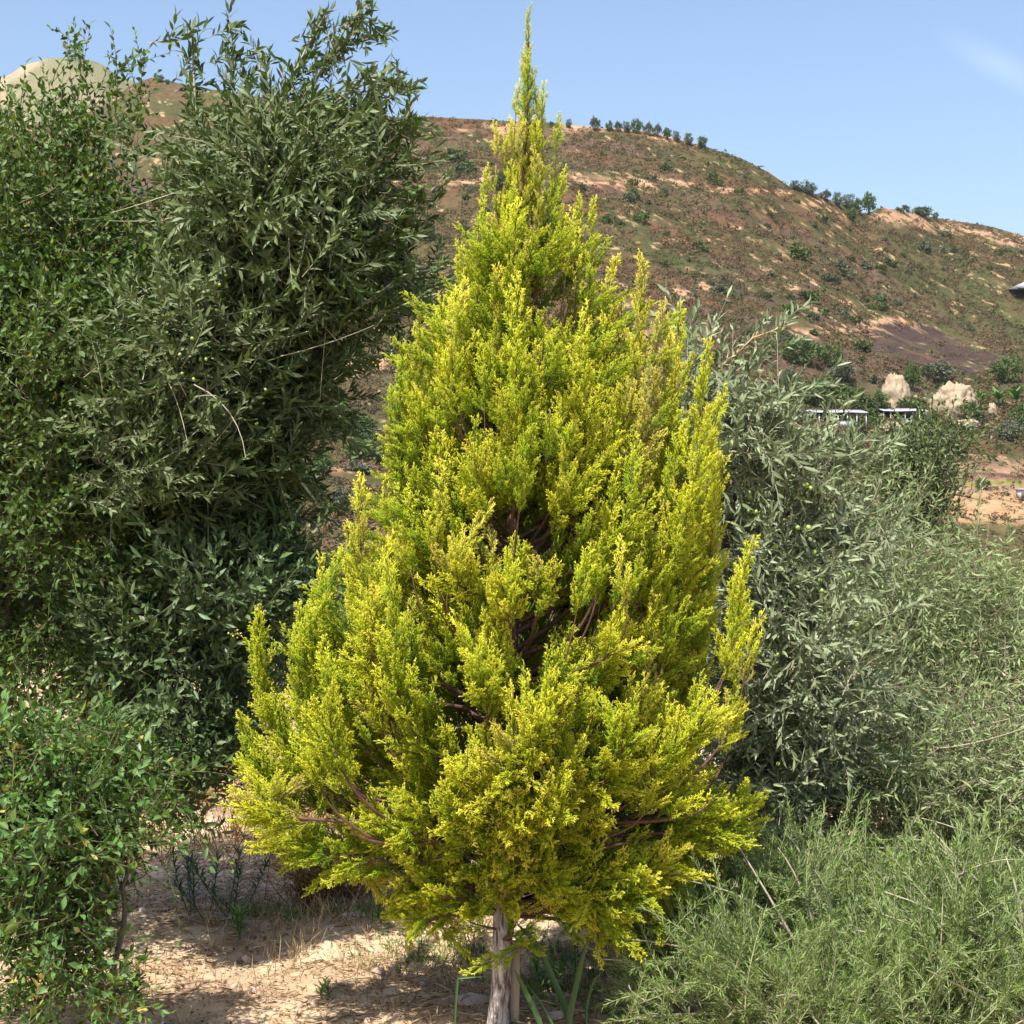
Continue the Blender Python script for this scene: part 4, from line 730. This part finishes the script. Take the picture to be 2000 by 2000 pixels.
# stones
for px, py, s, lb in ((920, 1960, .07, 'flat pinkish stone left of the trunk base'), (700, 1800, .08, 'flat pale stone in the shade of the dry bush'), (1090, 1985, .055, 'rounded tan stone right of the trunk, behind the strap leaves')):
    x, y = gp(px, py); V, T = ico(s, 1, 3); V = V * [1, .8, .38]; V = V * (1 + (fbm(V[:, 0] * 20 + px, V[:, 1] * 20, 171, 3) - .5) * .5)[:, None] + [x, y, float(gz(np.array([x]), np.array([y]))[0]) - s * .1]; o = build('stone', V, T, M['stone'], attrs={'rnd': np.full(len(V), .6)}, smooth=True)
    tag(o, lb, 'stone')

# ------------------------------------------------------------------ mid-distance bushes behind the garden
rs = RS(201)
def clumpbush(rs, nclump, nleaf, leaf, sh=(1, 1, .8), stem=True):
    g = Geo(); C = norm(rs.normal(size=(nclump, 3))) * rs.uniform(.2, 1, (nclump, 1)) ** .5 * .78; n = nclump * nleaf; P = np.repeat(C, nleaf, 0) + norm(rs.normal(size=(n, 3))) * rs.uniform(.05, .28, (n, 1)); P = P * sh; P[:, 2] += sh[2] * .85; P = P[P[:, 2] > 0]; n = len(P)
    lv, lt = leaf_tris(leaf, leaf * .6, .3, .2); D = norm(P - [0, 0, .6] + rs.normal(size=(n, 3)) * .7); V, T, A = place(lv, lt, frames(D, rs), P, None, rnd=np.clip(rs.uniform(.2, .8, n) + rs.normal(size=n) * .1, 0, 1)); return V, T, A
def mesh_of(name, V, T, A, m):
    o = build(name, V, T, m, attrs=A); me = o.data; bpy.data.objects.remove(o); return me
mid = [mesh_of('bush', *clumpbush(rs, 60, 60, .07), M['hill_bush']) for _ in range(3)]
for px, y, Y, s, lb in ((560, 1120, 16, .9, 'round grey-green bush behind the berry shrub'), (660, 1080, 20, 1.0, 'pale green bush in the gap just left of the cypress'), (600, 1180, 13, .75, 'bush low in the gap left of the cypress'),
                        (760, 1130, 24, 1.6, 'bush behind the middle of the cypress'), (200, 1400, 12, .7, 'dark bush behind the left shrubs'), (1300, 1200, 15, 1.0, 'bush behind the right flank of the cypress'), (1900, 1110, 22, 1.1, 'bush at the right edge, behind the tangled shrubs'), (2030, 1130, 20, 1.2, 'bush beyond the right edge of the tangled shrubs'),
                        (1680, 1130, 22, 1.5, 'bush behind the small upright tree'), (1400, 1150, 26, 2.0, 'large bush behind the right olive tree'), (500, 1180, 26, 2.2, 'large bush behind the left olive tree'), (330, 1200, 22, 1.6, 'bush low behind the left olive tree'), (1000, 1260, 16, 1.2, 'bush hidden behind the heart of the cypress'), (1150, 1250, 18, 1.4, 'bush behind the lower cypress branches')):
    o = bpy.data.objects.new('bush', mid[rs.randint(3)]); COL.objects.link(o); x = (px - 1000) / F * Y; o.location = (x, Y, float(zbase(Y)) - .05); hgt = (CAMZ - (y - 1000 - 45) / F * Y - float(zbase(Y))); o.scale = (s, s, max(hgt / 1.6, .3)); o.rotation_euler = (0, 0, rs.uniform(0, 6)); tag(o, lb, 'bush')

# ------------------------------------------------------------------ hillside: scrub, bushes, trees
rs = RS(211)
kinds = [('green_bush', 'hill_bush', 'green'), ('grey_bush', 'hill_grey', 'grey-green')]
bm_ = {k: [mesh_of(k, *clumpbush(rs, 22, 18, .26, (1, 1, rs.uniform(.6, .85))), M[m]) for _ in range(4)] for k, m, _ in kinds}
def screen(X, Y, Z): return 1000 + X / Y * F, 1000 - (Z - CAMZ) / Y * F
cnt = 0; tries = 0
while cnt < 290 and tries < 20000:
    tries += 1
    px = rs.uniform(560, 2030); py = rs.uniform(245, 1000); p = hit(px, py)
    if p[1] > 520 or p[1] < 130: continue
    if 700 < px < 2000 and inpoly(np.array([px]), np.array([py]), [(1690, 615), (1850, 630), (2010, 715), (1900, 760), (1690, 730)])[0]: continue
    if px > 1780 and py > 880: continue
    if py < 340 and rs.rand() < .75: continue
    if py < np.interp(px, RPX[:, 0], RPX[:, 1]) + 24: continue
    den = fbm(np.array([px / 90]), np.array([py / 60]), 221, 3)[0]
    if rs.rand() > sstep(.32, .62, den): continue
    if 740 < px < 1290 and 620 < py: continue
    k = 0 if rs.rand() < .62 else 1; s = (.8 + rs.gamma(2, .38)) * (1.15 if py > 650 else .95)
    o = bpy.data.objects.new(kinds[k][0], bm_[kinds[k][0]][rs.randint(4)]); COL.objects.link(o); o.location = (p[0], p[1], p[2] - .25 * s); o.scale = (s * rs.uniform(.9, 1.5), s, s * rs.uniform(.7, 1.0)); o.rotation_euler = (0, 0, rs.uniform(0, 6))
    zone = ('in the gap left of the cypress' if px < 760 else 'seen between the olive and the cypress tip' if px < 1000 else 'above the tan track on the main slope' if py < 345 else 'on the main slope just right of the cypress' if px < 1290 else
            'below the tan track, left of the gully' if py < 480 and px < 1640 else 'low on the right side of the gully' if px > 1640 and py > 520 else 'high on the right side of the gully' if px > 1640 else 'on the middle of the main slope' if py < 620 else 'low on the main slope near the sheds')
    tag(o, 'small %s bush %s' % (kinds[k][2], zone), 'bush', '%s bushes dotted over the hillside' % kinds[k][2]); cnt += 1
print('hill bushes', cnt)
crest = [mesh_of('crown', *clumpbush(rs, 40, 26, .16, (1, 1, .8)), M['hill_grey'] if q_ else M['hill_bush']) for q_ in (0, 0, 1, 1)]
# low scrub that nobody could count
g = Geo(); n = 60000; px = rs.uniform(480, 2060, n); Yq = 135 + (520 - 135) * rs.uniform(0, 1, n) ** .8; u = (px - 1000) / F; tr, Yr = ridge(u); k = Yq < Yr - 1; px, Yq, u = px[k], Yq[k], u[k]; X = u * Yq; Z = hz(X, Yq); sx, sy = screen(X, Yq, Z)
col = hill_colour(X, Yq, Z); bright = col.sum(1); keep = (bright < 0.62 + 9 * ((sx > 1800) & (sy > 885))) & (~((sx > 1800) & (sy > 885)) | (rs.rand(n if False else len(sx)) < .16)) & (fbm(X / 7, Yq / 10, 231, 3) > .33) & (~inpoly(sx, sy, [(1700, 630), (1850, 640), (1990, 712), (1890, 732), (1702, 690)]) | (rs.rand(len(sx)) < .12))
X, Yq, Z = X[keep], Yq[keep], Z[keep]; n = len(X); V0, T0, A0 = clumpbush(rs, 5, 5, .45, (1, 1, .55)); S = rs.gamma(4, .13, n) + .1; V, T, A = place(V0, T0, frames(np.tile([0, 0, 1.0], (n, 1)) + rs.normal(size=(n, 3)) * .1, rs) * S[:, None, None], np.stack([X, Yq, Z - .15], 1), None, rnd=np.clip(fbm(X / 14, Yq / 18, 241, 3) * 1.6 - .3 + rs.normal(size=n) * .16, 0, 1))
o = build('hillside_scrub', V, T, M['hill_scrub'], attrs=A); tag(o, kind='stuff'); print('scrub', n, len(T))
# trees
def tree_at(px, py, wpx, hpx, label, group=None, kind=0, name='hill_tree', sink=0.0, ridge_=False):
    if ridge_:
        u = (px - 1000) / F; tr, Yr = ridge(np.array([u])); Y = float(Yr[0]) - 3; p = np.array([u * Y, Y, float(hz(u * Y, Y))])
    else: p = hit(px, py + hpx * .4)
    s = wpx / 2 * p[1] / F; h = hpx * p[1] / F; root = empty(name, p, label, 'tree', group)
    c_ = bpy.data.objects.new('crown', crest[2 * kind + rs.randint(2)]); COL.objects.link(c_); c_.parent = root; c_.location = (0, 0, h * .04); c_.scale = (s, s, h * .96 / 1.45); c_.rotation_euler = (0, 0, rs.uniform(0, 6))
    V, T = tube([(p[0], p[1], p[2] - .4), (p[0] + .05, p[1], p[2] + h * .25), (p[0], p[1], p[2] + h * .6)], [.22, .16, .08], 6); build('trunk', V, T, M['grey_bark'], root)
K = 1.0352
ridge_trees = [(1073, 15, 16), (1040, 10, 9), (1122, 24, 26), (1150, 16, 20), (1166, 18, 20), (1182, 19, 20), (1201, 25, 28), (1223, 22, 24), (1240, 22, 24), (1259, 22, 22), (1276, 17, 20), (1299, 21, 22), (1325, 24, 24)]
ORD = ['rightmost', 'second from the right', 'third from the right', 'fourth from the right', 'fifth from the right', 'sixth from the right', 'seventh from the right', 'eighth from the right', 'ninth from the right', 'tenth from the right', 'third from the left', 'second from the left', 'leftmost']
ridge_trees.sort(key=lambda q: -q[0])
for i, (x, wd, h) in enumerate(ridge_trees):
    tree_at(x * K, 0, wd * K * 1.05, h * K * 1.08, 'small round olive tree, %s in the row on the main hill crest' % ORD[i], 'row of olive trees on the hill crest', 1 if i % 3 else 0, 'crest_olive_tree', ridge_=True)
for i, (x, wd, h) in enumerate([(1500, 24, 18), (1525, 36, 24), (1557, 28, 20), (1580, 24, 26), (1600, 32, 28)]):
    tree_at(x * K, 0, wd * K * 1.05, h * K * 1.08, 'bushy olive tree, %s in the short row just left of the saddle' % ['leftmost', 'second from the left', 'middle one', 'fourth from the left', 'rightmost'][i], 'row of olive trees above the saddle', 1, 'crest_olive_tree', ridge_=True)
tree_at(1640 * K, 0, 36, 46, 'tallest dark tree standing in the saddle between the two slopes', None, 0, 'saddle_tree', ridge_=True)
tree_at(1618 * K, 0, 30, 30, 'dark round tree just left of the tallest tree in the saddle', None, 0, 'saddle_tree', ridge_=True)
tree_at(1606 * K, 420, 30, 26, 'dark bush-like tree below the crest, under the saddle trees', None, 0, 'saddle_tree')
tree_at(1705 * K, 0, 34, 18, 'low rounded tree on the right crest, nearest the saddle', None, 0, 'crest_tree', ridge_=True)
tree_at(1740 * K, 0, 52, 22, 'wide low tree in the middle of the right crest', None, 0, 'crest_tree', ridge_=True)
tree_at(1765 * K, 0, 15, 16, 'smallest lone tree on the right crest', None, 0, 'crest_tree', ridge_=True)
for x, wd, h in ((300, 24, 16), (316, 14, 10)): tree_at(x * K, 0, wd, h, 'small tree on the rusty crest between the left trees' if x == 300 else 'tiny tree right of the one on the rusty left crest', None, 0, 'crest_tree', ridge_=True)
for x, y, wd, h, k, lb in ((1545, 745, 110, 62, 0, 'broad leafy green tree behind the left shed'), (1605, 755, 70, 44, 0, 'rounded green tree behind the right end of the left shed'), (1655, 760, 60, 40, 0, 'green tree between the two sheds'), (1722, 715, 44, 56, 0, 'green tree right of the smaller rock outcrop'), (1512, 665, 80, 60, 0, 'bright green tree uphill of the left shed'), (1565, 672, 60, 50, 0, 'dark green tree uphill from the sheds'),
                           (1590, 705, 70, 46, 1, 'grey-green tree between the uphill trees and the shed'), (1770, 705, 90, 44, 1, 'pale grey-green tree above the large rock outcrop'), (1900, 700, 70, 56, 0, 'green tree on the slope at the right, below the burnt patch'), (1535, 838, 60, 46, 1, 'grey tree in front of the left shed'), (1600, 838, 70, 44, 1, 'grey-green tree in front of the gap between the sheds'), (1830, 780, 70, 44, 0, 'dark green tree right of the large rock outcrop'),
                           (1925, 790, 60, 50, 0, 'dark green tree by the right edge, right of the broad-leaved plants'), (1905, 815, 80, 40, 1, 'low grey-green tree above the dry terraced field'), (1853, 915, 36, 22, 0, 'single dark bush on the terraced dry field'), (1490, 720, 60, 50, 1, 'grey-green tree right of the olive top'), (690, 810, 70, 50, 0, 'green tree on the slope in the gap left of the cypress'), (650, 950, 90, 60, 1, 'pale tree low in the gap left of the cypress'), (610, 880, 60, 50, 0, 'dark tree at the bottom of the slope beside the left olive')):
    tree_at(x * K, y * K, wd, h, lb, None, k)

# ------------------------------------------------------------------ sheds, rocks, buildings
def simple(name, c, rough=.8):
    m, n = mat(name); p = n.nodes.new('ShaderNodeBsdfPrincipled'); t = n.nodes.new('ShaderNodeTexNoise'); t.inputs['Scale'].default_value = 1.3; t.inputs['Detail'].default_value = 6
    tcn = n.nodes.new('ShaderNodeTexCoord'); n.links.new(tcn.outputs['Object'], t.inputs['Vector'])
    r = ramp(n, [(.3, tuple(v * .75 for v in c)), (.7, tuple(min(v * 1.15, .9) for v in c))], t.outputs[0]); n.links.new(r, p.inputs['Base Color']); p.inputs['Roughness'].default_value = rough; o = n.nodes.new('ShaderNodeOutputMaterial'); n.links.new(p.outputs[0], o.inputs[0]); return m
M['roof'] = simple('grey_sheet_roof', (.36, .37, .39), .6); M['wall'] = simple('weathered_wall', (.30, .25, .20)); M['white'] = simple('white_plaster', (.48, .47, .46)); M['rock'] = simple('pale_rock', (.34, .26, .17)); M['gwall'] = simple('dark_opening', (.10, .085, .075))
BOXT = [(0, 3, 2, 1), (4, 5, 6, 7), (0, 1, 5, 4), (1, 2, 6, 5), (2, 3, 7, 6), (3, 0, 4, 7)]
def box(c, s): c = np.array(c); s = np.array(s) / 2; return np.array([c + s * q for q in ((-1, -1, -1), (1, -1, -1), (1, 1, -1), (-1, 1, -1), (-1, -1, 1), (1, -1, 1), (1, 1, 1), (-1, 1, 1))])
def bx(name, c, s, m, parent): return build(name, box(c, s), BOXT, m, parent)
def shed(px0, px1, pytop, pybot, label, depth=5.0, seed=1):
    rs = RS(seed); p = hit((px0 + px1) / 2, pybot); Y = p[1]; s = Y / F; W = (px1 - px0) * s; H = (pybot - pytop) * s; cx, z0 = p[0], p[2] - .4; top = CAMZ - (pytop - 1000) * s; H = top - z0
    root = empty('open_shed', (cx, Y, z0), label, 'shed'); hw = W / 2
    nx = 60; xs = np.linspace(-hw, hw, nx); wav = .05 * np.sin(np.arange(nx) * math.pi * .9) + .04 * np.sin(xs * 1.1)   # corrugated sheets
    V = []; 
    for (dy, dz) in ((-.7, -.75), (depth, 0), (depth, -.1), (-.7, -.87)):
        for x, wv in zip(xs, wav): V.append((cx + x, Y + dy, top + dz + wv))
    T = []
    for r in range(4):
        for i in range(nx - 1): a, b = r * nx + i, ((r + 1) % 4) * nx + i; T.append((a, a + 1, b + 1, b))
    build('roof', V, T, M['roof'], root)
    bx('back_wall', (cx, Y + depth - .3, z0 + (H - .2) / 2), (W - .6, .2, H - .3), M['wall'], root)
    bx('side_wall', (cx - hw + .3, Y + depth / 2 - .1, z0 + (H - 1.2) / 2), (.2, depth - .8, H - 1.1), M['wall'], root)
    bx('front_wall', (cx + .1 * W, Y + .1, z0 + (H - 1.0) / 2 * .55), (W * .35, .15, (H - 1.0) * .55), M['white'], root)
    for i in range(7): bx('post', (cx - hw + .25 + i * (W - .5) / 6, Y - .35, z0 + (H - 1.0) / 2), (.16, .16, H - .95), M['white'], root)
    return root
shed(1578, 1694, 796, 832, 'long low open shed with grey sheet roof and posts, the left of the two', 5, 1)
shed(1722, 1812, 794, 826, 'shorter low shed with pale flat roof, right of the long shed and below the rocks', 4.5, 2)
p = hit(2010, 592); s = p[1] / F; rt = empty('hillside_house', p, 'pale building with grey roof cut off by the right edge of the view', 'building'); W = 80 * s; cx = p[0] + W * .12
z1 = p[2] + 40 * s
bx('wall', (cx + 3, p[1] + 4, p[2] + 15 * s), (W - 5, 7, 34 * s), M['white'], rt)
V = [(cx - W / 2, p[1] - 1, z1 - 1.4), (cx + W / 2, p[1] - 1, z1 - 1.4), (cx + W / 2, p[1] + 9, z1 - 1.2), (cx - W / 2, p[1] + 9, z1 - 1.2), (cx - W / 2 + 5, p[1] + 4, z1 + 1.2), (cx + W / 2, p[1] + 4, z1 + 1.2)]
build('roof', V, np.array([(0, 1, 5), (0, 5, 4), (2, 3, 4), (2, 4, 5), (3, 0, 4), (1, 2, 5), (0, 3, 2), (0, 2, 1)]), M['roof'], rt)
bx('window', (cx + 1, p[1] + .45, p[2] + 16 * s), (1.4, .1, 1.3), M['gwall'], rt)
p = hit(1996, 975); s = p[1] / F; rt = empty('small_hut', p, 'small pale grey hut on the dry field at the right edge', 'hut'); bx('wall', (p[0], p[1], p[2] + 9 * s), (16 * s, 2, 18 * s), M['white'], rt); bx('roof', (p[0], p[1], p[2] + 19 * s), (19 * s, 2.4, 2 * s), M['roof'], rt); bx('door', (p[0] - 3 * s, p[1] - 1.02, p[2] + 7 * s), (5 * s, .06, 12 * s), M['gwall'], rt)
def rock(px, py, wpx, hpx, label, seed):
    p = hit(px, py + hpx * .4); s = p[1] / F; V, T = ico(1, 1, 5); n = fbm(V[:, 0] * 2.5 + seed, V[:, 2] * 2.5 + V[:, 1], 251 + seed, 5, .65); n2 = fbm(V[:, 0] * 9 + seed, V[:, 2] * 3 + V[:, 1] * 5, 261, 4, .6); V = V * (0.55 + .75 * n + .25 * n2)[:, None]; V = V * [wpx * s * .55, wpx * s * .4, hpx * s * .75] + p + [0, 0, hpx * s * .15]
    o = build('rock_outcrop', V, T, M['rock']); tag(o, label, 'rock')
rock(1748, 765, 46, 60, 'tall narrow pale rock outcrop above the gap between the sheds', 1); rock(1862, 780, 80, 62, 'large fan-shaped pale rock outcrop right of the sheds', 2); rock(1885, 828, 50, 14, 'small flat pale rock below the large outcrop', 3); rock(1745, 838, 60, 22, 'pinkish rock in front of the right shed', 4); rock(1938, 800, 14, 26, 'pale boulder among the broad-leaved plants', 5)
def broadplant(px, py, hpx, label, seed):
    rs = RS(seed); p = hit(px, py); s = p[1] / F; h = hpx * s; rt = empty('broad_leaved_plant', p, label, 'plant'); V, T = tube([p + [0, 0, -.3], p + [0, 0, h * .45]], [.18, .12], 6); build('stem', V, T, M['hill_bush'], rt, {'rnd': np.full(len(V), .8)})
    for i in range(9):
        a = i * 2.4; ln = h * rs.uniform(.6, .8); lv, lt = leaf6(ln, ln * .3, .15, .35); an = math.radians(rs.uniform(15, 65)); d = norm([math.cos(a) * math.sin(an), math.sin(a) * math.sin(an), math.cos(an)]); o_ = norm(np.array([0, 0, 1.0]) - d * d[2]); build('leaf', lv @ np.stack([np.cross(o_, d), o_, d], 1).T + p + [0, 0, h * .35], lt, M['creeper'], rt, {'rnd': np.full(8, rs.uniform(.2, .9))})
broadplant(1915, 800, 44, 'broad-leaved banana-like plant just right of the large rock outcrop', 1); broadplant(1950, 798, 46, 'tall broad-leaved banana-like plant between the pale boulder and the right edge', 2); broadplant(1985, 800, 50, 'broad-leaved banana-like plant at the right edge of the view', 3)
# ------------------------------------------------------------------ air
m, n_ = mat('thin_air'); pv = n_.nodes.new('ShaderNodeVolumePrincipled'); pv.inputs['Density'].default_value = 0.00006; pv.inputs['Color'].default_value = (0.86, 0.92, 1.0, 1); pv.inputs['Anisotropy'].default_value = 0.2
oo = n_.nodes.new('ShaderNodeOutputMaterial'); n_.links.new(pv.outputs[0], oo.inputs['Volume'])
b = build('haze', box((0, 2000, 150), (14000, 4300, 330)), BOXT, m); tag(b, kind='stuff')
bpy.context.view_layer.update()
